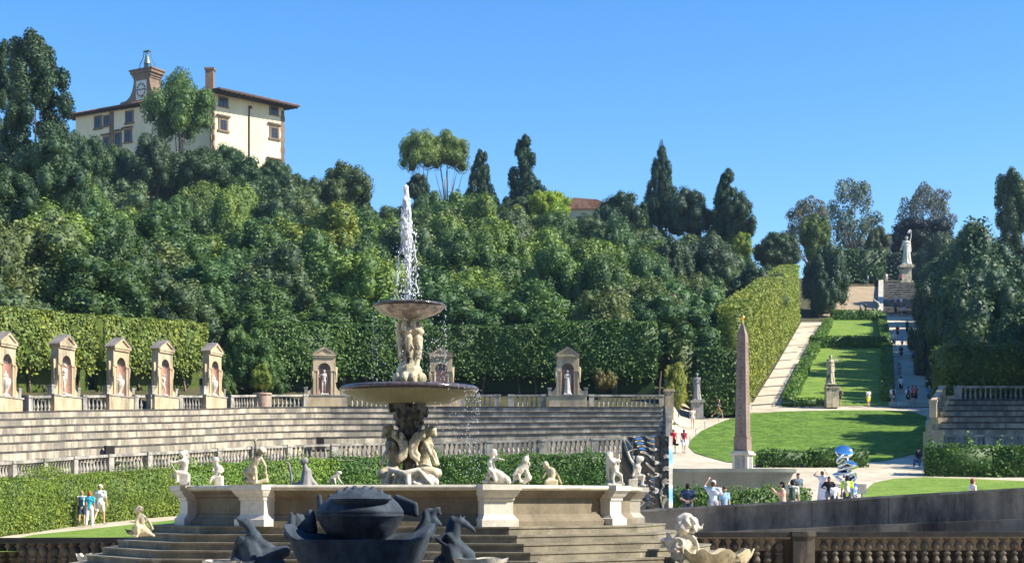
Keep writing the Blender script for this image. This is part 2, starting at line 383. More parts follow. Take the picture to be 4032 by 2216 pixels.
drape('oval_lawn', [(2712, 1762), (2720, 1735), (2760, 1700), (2830, 1668), (2895, 1645), (2960, 1630), (3100, 1622), (3300, 1618), (3480, 1618), (3590, 1622), (3665, 1650), (3690, 1690), (3690, 1740), (3640, 1775), (3560, 1800), (3480, 1818), (3300, 1828), (3100, 1833), (2960, 1832), (2860, 1822), (2780, 1800), (2735, 1785)], M['lawn'], .09, 1.5)
drape('front_lawn', [(3388, 1975), (3400, 1940), (3440, 1905), (3520, 1888), (3640, 1882), (3900, 1892), (4200, 1905), (4500, 1915), (4500, 1985), (3388, 1995)], M['lawn_fine'], .08, 1.2)
drape('left_path', [(2895, 1640), (2953, 1606), (3050, 1452), (3155, 1270), (3258, 1270), (3170, 1430), (3075, 1609)], M['gravel'], .07, 2.5)
drape('lawn_slope', [(3080, 1600), (3170, 1432), (3262, 1272), (3290, 1245), (3470, 1245), (3468, 1300), (3492, 1400), (3500, 1600)], M['lawn_fine'], .11, 2.5)
drape('stair_walk', [(3500, 1606), (3487, 1400), (3470, 1245), (3600, 1245), (3645, 1400), (3700, 1606)], M['dark_slab_walk'] if 'dark_slab_walk' in M else M['gravel'], .15, 2.5)
drape('dry_slope', [(3230, 1250), (3290, 1200), (3330, 1130), (3466, 1130), (3466, 1246)], M['dry'], .12, 2.5)
# thin dark bands laid across the left path
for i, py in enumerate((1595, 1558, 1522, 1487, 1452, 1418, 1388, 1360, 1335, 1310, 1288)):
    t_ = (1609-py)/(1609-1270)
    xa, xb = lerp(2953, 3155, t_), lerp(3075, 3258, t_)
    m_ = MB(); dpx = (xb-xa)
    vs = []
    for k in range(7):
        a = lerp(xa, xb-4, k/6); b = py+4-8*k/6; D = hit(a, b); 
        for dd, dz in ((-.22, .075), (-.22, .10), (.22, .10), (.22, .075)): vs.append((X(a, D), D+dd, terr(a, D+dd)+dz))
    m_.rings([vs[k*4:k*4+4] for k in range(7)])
    tag(m_.build('path_band', M['dark_slab']), f'thin dark gutter across the pale left path, {["lowest","second","third","fourth","fifth","sixth","seventh","eighth","ninth","tenth","topmost"][i]} going up', 'band', 'dark bands across the sloping path')
# ================================================================== AMPHITHEATRE
ts = stone_tiers = []
def U3(px): D, z = U(px); return Vector((X(px, D), D, z))
def L3(px): D, z = L(px); return Vector((X(px, D), D, z))
def tiers(samples, mat, matn, root, name='tiers'):
    """samples: list of (lower point, upper point); six risers between them, nosings as a part of their own"""
    ra, no = [], []
    for Lp, Up in samples:
        d = Vector((Up.x-Lp.x, Up.y-Lp.y)); r_ = []; q = []
        prev = -1.35
        for k in range(6):
            t0 = (k+.35)/6.2
            x, y = Lp.x+d.x*t0, Lp.y+d.y*t0; z1 = lerp(Lp.z, Up.z, (k+1)/6)
            z0 = Lp.z-1.6 if k == 0 else lerp(Lp.z, Up.z, k/6)
            r_ += [(x, y, z0), (x, y, z1-.1)]
            u = d.normalized()*.05; e = d/6.2
            q.append([(x-u.x, y-u.y, z1-.10), (x-u.x, y-u.y, z1+.001), (x+e.x*1.02, y+e.y*1.02, z1), (x+e.x*1.02, y+e.y*1.02, z1-.10)])
        ra.append(r_); no.append(q)
    m_ = MB(); m_.rings(ra, cap=False, closed=False)
    a = m_.build(name, mat, root)
    m_ = MB()
    for k in range(6): m_.rings([q[k] for q in no])
    m_.build('nosing', matn, root)
s_px = list(range(-900, 2601, 50))+[2612]
root = tag(empty('seating_tiers', U3(1000)-Vector((0, 0, 4))), 'long curved bank of stained pale stone seating tiers below the aediculae', 'seating tiers')
def loc0(pts, o): return [(a-o, b-o) for a, b in pts]
tiers(loc0([(L3(p)+Vector((0, .8, 0)), U3(p)) for p in s_px], root.location), M['tier'], M['nosing'], root)
m_ = MB(); p0, p1 = L3(2612), U3(2612)   # end wall of the bank
m_.extr([(0, 0)], 0, 0) if False else None
e_ = MB(); ex = X(2618, 127)
for k in range(7):
    yk = lerp(p0.y, p1.y, k/6); zk = lerp(p0.z, p1.z, k/6)+.25
    e_.box(lerp(X(2618, p0.y), ex, k/6)-root.location.x+.2, yk-root.location.y, (zk-.5+2)/2-root.location.z, .5, 2.4, zk+.5-2)
e_.build('end_wall', M['rail'], root)
m_ = MB(); m_.box(ex-root.location.x+.25, 126.2-root.location.y, 8.0-root.location.z, .7, .9, 2.4); m_.box(ex-root.location.x+.25, 126.2-root.location.y, 9.28-root.location.z, .9, 1.1, .2)
m_.build('end_pier', M['niche'], root)
# ---- baluster and balustrade makers
def baluster_mesh(h, r, name='baluster', n=8):
    m_ = MB(); m_.lathe([(r*.8, 0), (r*.8, .07*h), (r*.45, .10*h), (r*1.0, .25*h), (r*.9, .36*h), (r*.42, .62*h), (r*.38, .80*h), (r*.75, .86*h), (r*.75, h)], n=n)
    return m_.mesh(name, True)
def double_mesh(h, r):
    m_ = MB(); m_.lathe([(r*.8, 0), (r*.8, .05*h), (r*.42, .08*h), (r*.9, .25*h), (r*.5, .42*h), (r*.8, .46*h), (r*.8, .52*h), (r*.5, .56*h), (r*.95, .72*h), (r*.85, .82*h), (r*.42, .93*h), (r*.8, .95*h), (r*.8, h)], n=12)
    return m_.mesh('baluster', True)
def seg_box(m_, a, b, w, z0a, z0b, h, ext=0, ty=0):
    """box along a->b (Vectors), bottom at z0a/z0b, sloping with it"""
    d = (b-a).xy; u = d.normalized(); nn = Vector((-u.y, u.x))*w*.5; a2 = a.xy-u*ext; b2 = b.xy+u*ext
    vs = []
    for p, z0 in ((a2, z0a), (b2, z0b)):
        for s_, zz in ((-1, 0), (1, 0), (1, h), (-1, h)): vs.append((p.x+nn.x*s_, p.y+nn.y*s_, z0+zz))
    m_.rings([vs[:4], vs[4:]])
def balustrade(label, pts, H, mesh, mat, spacing, pier_every=None, rail_mat=None, w=.34, group=None, piers=None, name='balustrade', pier_w=.5, limit=100, backing=None):
    """pts: base polyline (Vectors). Rail, plinth, piers and balusters are its parts."""
    o0 = pts[len(pts)//2].copy(); root = tag(empty(name, o0), label, 'balustrade', group)
    P = [p-o0 for p in pts]; rm = rail_mat or mat
    cum = [0]
    for a, b in zip(P, P[1:]): cum.append(cum[-1]+(b-a).length)
    Lt = cum[-1]
    def at(s_):
        s_ = min(max(s_, 0), Lt-1e-4)
        for i in range(len(P)-1):
            if s_ <= cum[i+1]: t = (s_-cum[i])/(cum[i+1]-cum[i]); return P[i].lerp(P[i+1], t), math.atan2((P[i+1]-P[i]).y, (P[i+1]-P[i]).x)
    r_, q_ = MB(), MB()
    m2 = [at(Lt*i/max(1, int(Lt/2.5)))[0] for i in range(max(1, int(Lt/2.5))+1)]
    for a, b in zip(m2, m2[1:]):
        seg_box(r_, a, b, w, a.z+H-.16, b.z+H-.16, .16); seg_box(q_, a, b, w*.9, a.z, b.z, .14)
    r_.build('rail', rm, root); q_.build('plinth', mat, root)
    if backing:
        k_ = MB()
        for a, b in zip(m2, m2[1:]):
            off = Vector((0, backing, 0)); seg_box(k_, a+off, b+off, .1, a.z-.2, b.z-.2, H+.14)
        k_.build('backing_wall', M['back_wall'], root)
    ps = piers if piers is not None else ([i*pier_every for i in range(int(Lt/pier_every)+1)] if pier_every else [0, Lt])
    for s_ in ps:
        p, an = at(s_); m_ = MB(); m_.box(0, 0, H*.5-.03, pier_w, w*1.25, H-.06); m_.box(0, 0, H-.06, pier_w+.08, w*1.25+.08, .16)
        m_.build('pier', mat, root, p, an)
    n_ = int(Lt/spacing); spots = []
    for i in range(n_):
        s_ = (i+.5)*Lt/n_
        if ps and min(abs(s_-q) for q in ps) < pier_w*.5+spacing*.35: continue
        spots.append(at(s_))
    spots.sort(key=lambda q: (q[0]+o0).y)
    for i, (p, an) in enumerate(spots[:limit]): link('baluster', mesh, mat, root, p+Vector((0, 0, .14)), an)
    rest = spots[limit:]
    if rest:
        m_ = MB(); vs = [tuple(v.co) for v in mesh.vertices]; fs = [tuple(f.vertices) for f in mesh.polygons]
        for p, an in rest: m_.add([(v[0]+p.x, v[1]+p.y, v[2]+p.z+.14) for v in vs], fs)
        tag(m_.build('balusters', mat, root, smooth=True), kind='stuff')
    return root
B1 = baluster_mesh(1.16-.30, .105)
B2 = baluster_mesh(1.18-.30, .125)
# lower balustrade along the foot of the tiers
lp = [L3(p)-Vector((0, 0, 1.18)) for p in range(-700, 2601, 60)]
balustrade('long lower stone balustrade with pale piers running above the clipped hedge', lp, 1.18, B2, M['rail'], .36, 3.9, w=.36)
# stair gaps in the lower bank: solid black boxes stand in for the shade inside, with a slab
for px, lab in ((415, 'dark stair opening with a flat slab in the lowest tier, left of the fountain'), (1255, 'dark stair opening in the lowest tier beside the fountain column, left side')):
    p = L3(px)+Vector((0, .9, -.55)); t_ = tag(empty('stair_opening', p, R(35) if px < 900 else 0), lab, 'stair opening', 'stair openings in the tiers')
    m_ = MB(); m_.box(0, 0, .58, .55, .3, 1.05); m_.build('recess_shade', M['black_rail'], t_)
    m_ = MB(); m_.box(0, -.1, .12, 1.3, .7, .12); m_.build('slab', M['nosing'], t_)
# ================================================================== AEDICULAE
def aedicula_parts():
    root = empty('aedicula')
    # pedestal
    m_ = MB(); m_.box(0, .4, .5, 3.1, 1.2, 1.0); m_.box(0, .4, .08, 3.24, 1.34, .16); m_.build('pedestal', M['niche'], root)
    m_ = MB(); m_.box(0, .4, 1.05, 3.3, 1.4, .1); m_.build('pedestal_cap', M['rail'], root)
    # front with arched niche: two jambs, an arch and the back
    w_, wn, z0, zs, zt = 1.84, 1.04, 1.1, 3.2, 4.15; r_ = wn/2
    m_ = MB()
    for s_ in (-1, 1): m_.box(s_*(w_+wn)/4, .45, (z0+zs)/2, (w_-wn)/2, .9, zs-z0)
    k = 12; arc = [(r_*math.cos(math.pi*i/k), zs+r_*math.sin(math.pi*i/k)) for i in range(k+1)]
    for i in range(k):
        (xa, za), (xb, zb) = arc[i], arc[i+1]
        oa = (w_/2, za) if i < k/2 else (-w_/2, za)
        ta, tb = (max(-w_/2, min(w_/2, xa*1.9)), zt), (max(-w_/2, min(w_/2, xb*1.9)), zt)
        m_.extr([(xa, za), ta, tb, (xb, zb)], 0, .9)
    m_.extr([(r_, zs), (w_/2, zs), (w_/2, zt), (min(w_/2, r_*1.9), zt)], 0, .9); m_.extr([(-r_, zs), (-w_/2, zs), (-w_/2, zt), (-min(w_/2, r_*1.9), zt)], 0, .9)
    m_.box(0, .95, (z0+zt)/2, w_-.02, .16, zt-z0-.02)
    m_.build('body', M['niche'], root)
    # niche lining: half cylinder and shell head
    m_ = MB(); rs = []
    kk = 10
    prof = [(z0+.01, 1), (zs, 1)]
    for z, f in prof: rs.append([(-r_*math.cos(math.pi*i/kk)*.995, .05+.78*math.sin(math.pi*i/kk)*f, z) for i in range(kk+1)])
    m_.rings(rs, cap=False, closed=False); m_.build('niche_lining', M['niche_in'], root, smooth='all')
    m_ = MB(); rs = []
    for a in range(0, 91, 15):
        c = math.cos(R(a)); sn = math.sin(R(a))
        rs.append([(-r_*math.cos(math.pi*i/20)*c*(1 if i % 2 else .93)*.99, .06+.76*math.sin(math.pi*i/20)*c*(1 if i % 2 else .9), zs+r_*sn*(.99 if i % 2 else .93)) for i in range(21)])
    m_.rings(rs, cap=False, closed=False); m_.build('shell_head', M['slate'], root)
    for s_ in (-1, 1):
        m_ = MB(); m_.box(s_*.71, -.05, 3.08, .40, .16, .10); m_.box(s_*.86, -.03, 2.1, .10, .08, 1.95); m_.box(s_*.56, -.03, 2.1, .06, .08, 1.95)
        m_.cap((s_*.96, -.05, 2.95), (s_*.98, .0, 2.4), .10, .05); m_.cap((s_*.97, .5, 3.3), (s_*1.0, .5, 2.2), .14, .07)
        m_.build('moulding', M['niche'], root, smooth=True)
    # cornice, pediment, roof
    m_ = MB(); m_.box(0, .42, 4.22, 2.02, 1.2, .14); m_.box(0, .41, 4.36, 2.26, 1.36, .14)
    m_.extr([(-1.05, 4.43), (1.05, 4.43), (0, 4.92)], -.12, 1.0)
    for s_ in (-1, 1): m_.extr([(s_*1.14, 4.43), (s_*.92, 4.43), (0, 4.90), (0, 5.03)], -.30, -.05)
    m_.build('pediment', M['niche'], root)
    m_ = MB()
    for s_ in (-1, 1): m_.extr([(s_*1.30, 4.40), (s_*1.24, 4.46-.0), (0, 5.10), (0, 5.03)], -.33, 1.15)
    m_.build('roof', M['slate'], root)
    # side volutes and small end piers
    for s_ in (-1, 1):
        m_ = MB(); pts = [(s_*.92, 1.1), (s_*.92, 2.1)]+[(s_*(.92+.50*(1-math.cos(R(a)))), 2.1-.72*math.sin(R(a))) for a in (30, 55, 75, 90)]+[(s_*1.42, 1.1)]
        m_.extr(pts, .1, .6); m_.build('volute', M['niche'], root)
        m_ = MB(); m_.box(s_*1.50, .35, 1.36, .26, .6, .52); m_.box(s_*1.50, .35, 1.66, .36, .7, .1); m_.build('end_pier', M['rail'], root)
    for ch in KIDS[root.name]:
        kx = .87 if ch.name.split('.')[0] in ('roof', 'pediment') else 1
        for v in ch.data.vertices: v.co.y *= .56; v.co.x *= kx
    return root
proto = aedicula_parts()
A_px = [30, 263, 478, 652, 848, 1277, 1737, 2235]
A_lab = ['sunlit stone aedicula at the left picture edge, holding an urn', 'tall stone aedicula holding a white standing figure, second from the left edge',
         'stone aedicula holding an urn, third from the left edge', 'stone aedicula holding a crouching figure, fourth from the left edge',
         'stone aedicula with an urn beside the rounded laurel bushes', 'front-facing stone aedicula with a white nude statue, left of the fountain',
         'front-facing aedicula half hidden behind the right rim of the lower bowl', 'shaded front-facing aedicula with a draped statue, nearest the obelisk']
A_pos = []
def tangent(px):
    a, b = U3(px-40), U3(px+40); return (b-a).normalized()
for i, px in enumerate(A_px):
    o = proto if i == 0 else copy_tree(proto)
    p = U3(px); t_ = tangent(px); an = math.atan2(t_.y, t_.x)
    # a wing aedicula looks across the amphitheatre; turned a little toward the centre
    an = min(R(77), an*1.06) if px < 900 else {1277: R(10), 1737: R(2), 2235: R(-5)}[px]
    o.location = p+Vector((0, 0, -.02)); o.rotation_euler = (0, 0, an); A_pos.append((p, an))
    tag(o, A_lab[i], 'aedicula', 'stone aediculae along the upper balustrade')
# upper balustrade sections between the aediculae
def upoly(a, b, off=0):
    k = max(2, int(abs(b-a)/40)); return [U3(lerp(a, b, i/k))+Vector((0, .35, 0)) for i in range(k+1)]
secs = [(-420, -52, 'off the left edge'), (104, 222, 'between the urn niche at the left edge and the second niche'), (320, 432, 'between the second and third niches from the left'),
        (524, 560, 'the short stub just right of the third niche'), (588, 618, 'the short stub just left of the fourth niche'), (700, 808, 'between the fourth and fifth niches from the left'),
        (902, 1008, 'between the fifth niche and the potted laurel'), (1052, 1196, 'between the potted laurel and the nude statue niche'), (1356, 1656, 'behind the fountain column, left of the hidden niche'),
        (1820, 1958, 'right of the hidden niche beside the lower bowl'), (2012, 2140, 'between the dark opening and the draped statue niche'), (2330, 2606, 'at the shaded right end of the bank')]
for a, b, lab in secs:
    pl = upoly(a, b); ln = sum((q-p).length for p, q in zip(pl, pl[1:]))
    balustrade('stone balustrade section '+lab, pl, 1.12, B1, M['rail'], .38, group='upper balustrade sections', piers=[0, ln] if ln > 1.5 else [0], name='balustrade', pier_w=.42, limit=60)
# ================================================================== RIGHT WING OF THE AMPHITHEATRE
def P(px, py, D): return W(px, py, D)
ru = [P(px, 1577, 117) for px in (3745, 3900, 4100, 4400, 4800)]
rl = [P(px, 1711, 104)+Vector((0, .8, 0)) for px in (3708, 3880, 4090, 4400, 4800)]
root = tag(empty('seating_tiers', rl[0]), 'bank of grey stone tiers on the right, below a shaded balustrade', 'seating tiers')
tiers(loc0(list(zip(rl, ru)), root.location), M['tier'], M['nosing'], root)
m_ = MB()
for k in range(7):
    t_ = k/6; a = rl[0].lerp(ru[0], t_); z1 = a.z+.3; m_.box(a.x-.35-root.location.x, a.y-root.location.y, (z1+1.5)/2-root.location.z, .7, 2.6, z1-1.5)
m_.build('end_wall', M['niche'], root)
for k in range(5):
    m_ = MB(); a, b = rl[0].lerp(ru[0], k/5), rl[0].lerp(ru[0], (k+.5)/5)
balustrade('shaded balustrade along the top of the right-hand tiers', [p+Vector((.6, .3, 0)) for p in ru], 1.15, B1, M['rail'], .38, 7.5, pier_w=.5)
sa, sb = P(3702, 1620, 108)+Vector((-.5, 0, -.4)), ru[0]+Vector((-.6, .3, -.05))
balustrade('sunlit sloping stair balustrade at the left end of the right-hand tiers', [sa, sb], 1.2, B1, M['niche'], .42, rail_mat=M['niche'], w=.4)
rlo = [P(px, 1711, 104)-Vector((0, 0, 1.18)) for px in (3664, 3880, 4090, 4400, 4800)]
balustrade('lower balustrade in shade behind the dark right-hand hedge', rlo, 1.18, B2, M['rail'], .36, 3.9)
# ================================================================== HEDGES
def hedge(label, base, H, T, leaf, dens, color, name='clipped_hedge', group='clipped hedges', wob=.12, bare=0, cat='hedge', spikes=0, mid=None):
    """clipped slab: base polyline of its centre line; leaves all over its faces round a solid core. bare: height of the see-through foot"""
    o0 = base[0].copy(); B = [b-o0 for b in base]; root = tag(empty(name, o0), label, cat, group)
    cs, ns, ss = [], [], []; core = MB(); nseg = len(B)-1
    for i in range(nseg):
        a, b = B[i], B[i+1]; d = b-a; ln = d.xy.length; u = d.xy.normalized(); nn = Vector((u.y, -u.x))
        seg_box(core, a, b, T-(.7 if leaf > .3 else .35), a.z+bare+.1, b.z+bare+.1, H-bare-.22, ext=-.1 if nseg == 1 else .05)
        faces = [('f', nn, ln, H-bare), ('b', -nn, ln, H-bare), ('t', None, ln, T)]
        if i == 0: faces.append(('s', -u, T, H-bare))
        if i == nseg-1: faces.append(('e', u, T, H-bare))
        for kind, nv, w_, h_ in faces:
            k = int(w_*h_*dens*(.45 if kind == 'b' else 1.2 if kind == 't' else 1))
            r1, r2 = rng.random(k), rng.random(k)
            if kind in 'fb':
                P0 = np.array([a.x, a.y, a.z])+np.outer(r1, [d.x, d.y, d.z]); z = bare+r2*(H-bare); off = T/2
                bump = wob*(np.sin(P0[:, 0]*.9+z*.7+P0[:, 1]*.8)+np.sin(P0[:, 0]*2.3-z*1.9+P0[:, 1]*1.7)+.8*np.sin(P0[:, 0]*5.1+z*4.3))*.5+rng.normal(0, wob*.5, k)
                if bare: z = z+(r2 < .12)*rng.normal(0, .35, k)
                c = P0+np.outer(off+bump, [nv.x, nv.y, 0]); c[:, 2] += z; n_ = np.tile([nv.x, nv.y, .35], (k, 1))
            elif kind == 't':
                P0 = np.array([a.x, a.y, a.z])+np.outer(r1, [d.x, d.y, d.z]); c = P0+np.outer((r2-.5)*T*1.05, [nn.x, nn.y, 0]); c[:, 2] += H+wob*.6*np.sin(P0[:, 0]*1.3+P0[:, 1])+rng.normal(0, wob*.5, k)
                if spikes: c[:, 2] += np.abs(rng.normal(0, spikes, k))*(np.sin(P0[:, 0]*3.1)+np.sin(P0[:, 0]*7.7) > .9)
                n_ = np.tile([0, -.2, 1.], (k, 1))
            else:
                q = a if kind == 's' else b; z = bare+r2*(H-bare)
                c = np.array([q.x, q.y, q.z])+np.outer((r1-.5)*T, [nn.x, nn.y, 0])+np.outer(rng.normal(0, wob*.5, k), [nv.x, nv.y, 0]); c[:, 2] += z; n_ = np.tile([nv.x, nv.y, .3], (k, 1))
            cs.append(c); ns.append(n_+rng.normal(0, .55, (k, 3))); ss.append(leaf*(.6+.8*rng.random(k)))
    me = leaf_mesh('hedge_foliage', np.concatenate(cs), np.concatenate(ns), np.concatenate(ss), (core.v, core.f))
    o = link('foliage', me, None, root); o.color = (*color, 1)
    if bare:
        tr_ = MB(); k = 0
        for i in range(nseg):
            a, b = B[i], B[i+1]; nn_ = max(1, int((b-a).length/1.6))
            for j in range(nn_):
                p = a.lerp(b, (j+random.random())/nn_)+Vector((random.uniform(-.6, .6), random.uniform(-.5, .5), -.2)); tr_.tube([p, p+Vector((random.uniform(-.2, .2), 0, bare*.6)), p+Vector((random.uniform(-.4, .4), 0, bare+.8))], [.12, .10, .08], 5)
        tr_.build('trunk', M['bark'], root)
        # undergrowth wall behind the bare foot
        uc = MB()
        for i in range(nseg):
            a, b = B[i], B[i+1]; off = Vector((0, T*.45, 0)); seg_box(uc, a+off, b+off, .3, a.z-.5, b.z-.5, bare+1.2)
        u_ = uc.build('undergrowth', M['leaf'], root); u_.color = (color[0]*.8, color[1]*.8, color[2]*.9, 1)
    return root
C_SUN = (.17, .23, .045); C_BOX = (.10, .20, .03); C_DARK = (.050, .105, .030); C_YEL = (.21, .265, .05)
# box hedge in front of the lower balustrade
hb = [(-700, 52), (-150, 59.5), (0, 63.5), (200, 69), (400, 74), (690, 80.5), (1000, 91), (1300, 97), (1600, 100), (2385, 102)]
tops = [1925, 1905, 1890, 1876, 1867, 1849, 1822, 1806, 1800, 1788]
base = []
for (px, D), ty in zip(hb, tops):
    z = Z(ty, D)-2.35; base.append(Vector((X(px, D), D, z)))
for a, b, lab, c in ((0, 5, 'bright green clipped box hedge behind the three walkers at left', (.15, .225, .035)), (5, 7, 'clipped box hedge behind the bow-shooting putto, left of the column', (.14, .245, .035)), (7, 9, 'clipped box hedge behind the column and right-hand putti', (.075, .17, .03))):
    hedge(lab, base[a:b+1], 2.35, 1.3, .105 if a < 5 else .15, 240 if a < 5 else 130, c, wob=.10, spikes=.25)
# tall clipped screen behind the aediculae
def back(px, d, H0): D, z = U(px); t_ = tangent(px); nv = Vector((-t_.y, t_.x, 0)); return U3(px)+nv*d
def screen(a, b, ya, yb, lab, c, d=4.5, bare=3.0, T=2.4, leaf=.25, dens=55):
    k = max(1, int((b-a)/180)); pts = []; H = 0
    for i in range(k+1):
        q = back(lerp(a, b, i/k), d, 0); pts.append(q); H += Z(lerp(ya, yb, i/k), q.y)-q.z
    return hedge(lab, pts, H/(k+1), T, leaf, dens, c, 'tall_hedge', 'tall clipped screens behind the aediculae', wob=.14, bare=bare)
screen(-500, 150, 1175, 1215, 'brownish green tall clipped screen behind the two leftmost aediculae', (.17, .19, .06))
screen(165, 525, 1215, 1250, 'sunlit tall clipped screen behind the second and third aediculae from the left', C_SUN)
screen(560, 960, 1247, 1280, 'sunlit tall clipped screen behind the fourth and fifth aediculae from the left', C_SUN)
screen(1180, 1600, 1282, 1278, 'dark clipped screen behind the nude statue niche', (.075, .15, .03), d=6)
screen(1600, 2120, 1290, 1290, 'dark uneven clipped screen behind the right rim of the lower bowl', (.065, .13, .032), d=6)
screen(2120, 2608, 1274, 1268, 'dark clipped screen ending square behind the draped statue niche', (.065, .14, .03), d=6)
# hedge block with the statue recess, right of the bank
def gp(px, D, dz=0): return Vector((X(px, D), D, terr(px, D)+dz))
hedge('lower dark hedge block between the tiers and the obelisk', [gp(2738, 135), gp(2925, 135)], Z(1382, 135)-gp(2800, 135).z, 4, .30, 34, (.06, .12, .03), 'tall_hedge')
hedge('grey-topped hedge piece between the big screen and the yellow laurel', [gp(2625, 140), gp(2735, 140)], Z(1378, 140)-gp(2680, 140).z, 3, .34, 18, (.11, .16, .05), 'tall_hedge')
# bright hedge along the sloping path
def ph(t): 
    px, py = lerp(2925, 3150, t), lerp(1640, 1275, t); D = hit(px, py); return gp(px, D)
for a, b, lab, c, hh in ((.10, .38, 'tall yellow-green clipped hedge along the left path, nearest the obelisk', C_YEL, 9.2), (.385, .70, 'tall yellow-green clipped hedge along the path, middle length', (.22, .275, .055), 8.9), (.71, 1.0, 'tall yellow-green clipped hedge along the path, farthest and highest length', (.22, .29, .055), 8.6)):
    A, B_ = ph(max(a, 0)), ph(b)
    if a < 0: A = A+(A-B_).normalized()*2
    off = Vector((-1.6, .0, 0)); hedge(lab, [A+off, B_+off], hh, 2.6, .24, 80, c, 'tall_hedge', 'tall hedges along the sloping path', wob=.2)
# low hedges framing the lawn slope
def lowh(lab, p, q, H=1.1, T=1.1, c=C_BOX, leaf=.26, dens=30, k=4, off=0):
    pts = []
    for i in range(k+1):
        px, py = lerp(p[0], q[0], i/k), lerp(p[1], q[1], i/k); D = hit(px, py); pts.append(gp(px, D, -.05)+Vector((off, 0, 0)))
    return hedge(lab, pts, H, T, leaf, dens, c, 'low_hedge', 'low clipped hedges of the sloping lawn', wob=.06)
lowh('low clipped hedge along the right side of the path, lower length', (3092, 1602), (3168, 1436), off=.3)
lowh('low clipped hedge along the right side of the path, upper length', (3178, 1420), (3254, 1282), off=.3)
lowh('low cross hedge between the two lawn terraces', (3190, 1372), (3486, 1372), H=1.6, k=2)
lowh('low cross hedge at the head of the lawn slope, under the dry bank', (3272, 1262), (3466, 1262), H=1.6, k=2)
lowh('low hedge along the foot of the lawn slope', (3120, 1600), (3300, 1600), H=.8, k=2)
lowh('shaded low hedge between lawn slope and stair walk, lower length', (3496, 1585), (3492, 1385), H=1.2)
lowh('shaded low hedge between lawn slope and stair walk, upper length', (3488, 1365), (3470, 1262), H=1.2)
# hedges round the obelisk lawn
hedge('dark low hedge block directly right of the obelisk', [gp(2985, 101), gp(3165, 101)], 1.05, 1.3, .2, 45, (.06, .13, .03), 'low_hedge', 'low hedge blocks by the obelisk')
hedge('low hedge block behind the mirrored column', [gp(3180, 101), gp(3412, 101)], 1.15, 1.3, .2, 45, (.07, .15, .03), 'low_hedge', 'low hedge blocks by the obelisk')
hedge('low box hedge in front of the grey granite tub', [gp(2655, 67.5), gp(3172, 69)], 1.5, 1.2, .12, 170, (.075, .16, .03), 'low_hedge', None, spikes=.12)
hedge('dark hedge in front of the right-hand tiers, shaggy bright shoots on top', [P(3645, 1878, 96), P(3900, 1880, 95.2), P(4500, 1890, 94.5)], 1.95, 1.6, .2, 60, (.075, .16, .03), 'clipped_hedge', 'clipped hedges', spikes=.35)
# upper terrace hedges
hedge('dark square hedge block above the dry slope with a sunlit right end', [P(3300, 1118, 264), P(3472, 1118, 264)], Z(1000, 264)-Z(1118, 264)+.4, 5, .5, 9, (.06, .12, .04), 'tall_hedge', 'hedges of the top terrace')
hedge('dark hedge beyond the top of the stairs, beside the white statue', [P(3472, 1118, 290), P(3700, 1118, 290)], Z(1000, 290)-Z(1118, 290), 3, .5, 8, (.035, .07, .04), 'tall_hedge', 'hedges of the top terrace')
hedge('olive hedge above the right-hand tiers, its top edge catching sun', [P(3700, 1560, 132), P(4200, 1560, 132), P(4500, 1560, 132)], 4.2, 5, .34, 26, (.10, .15, .03), 'tall_hedge', 'hedges above the right-hand tiers', wob=.3)
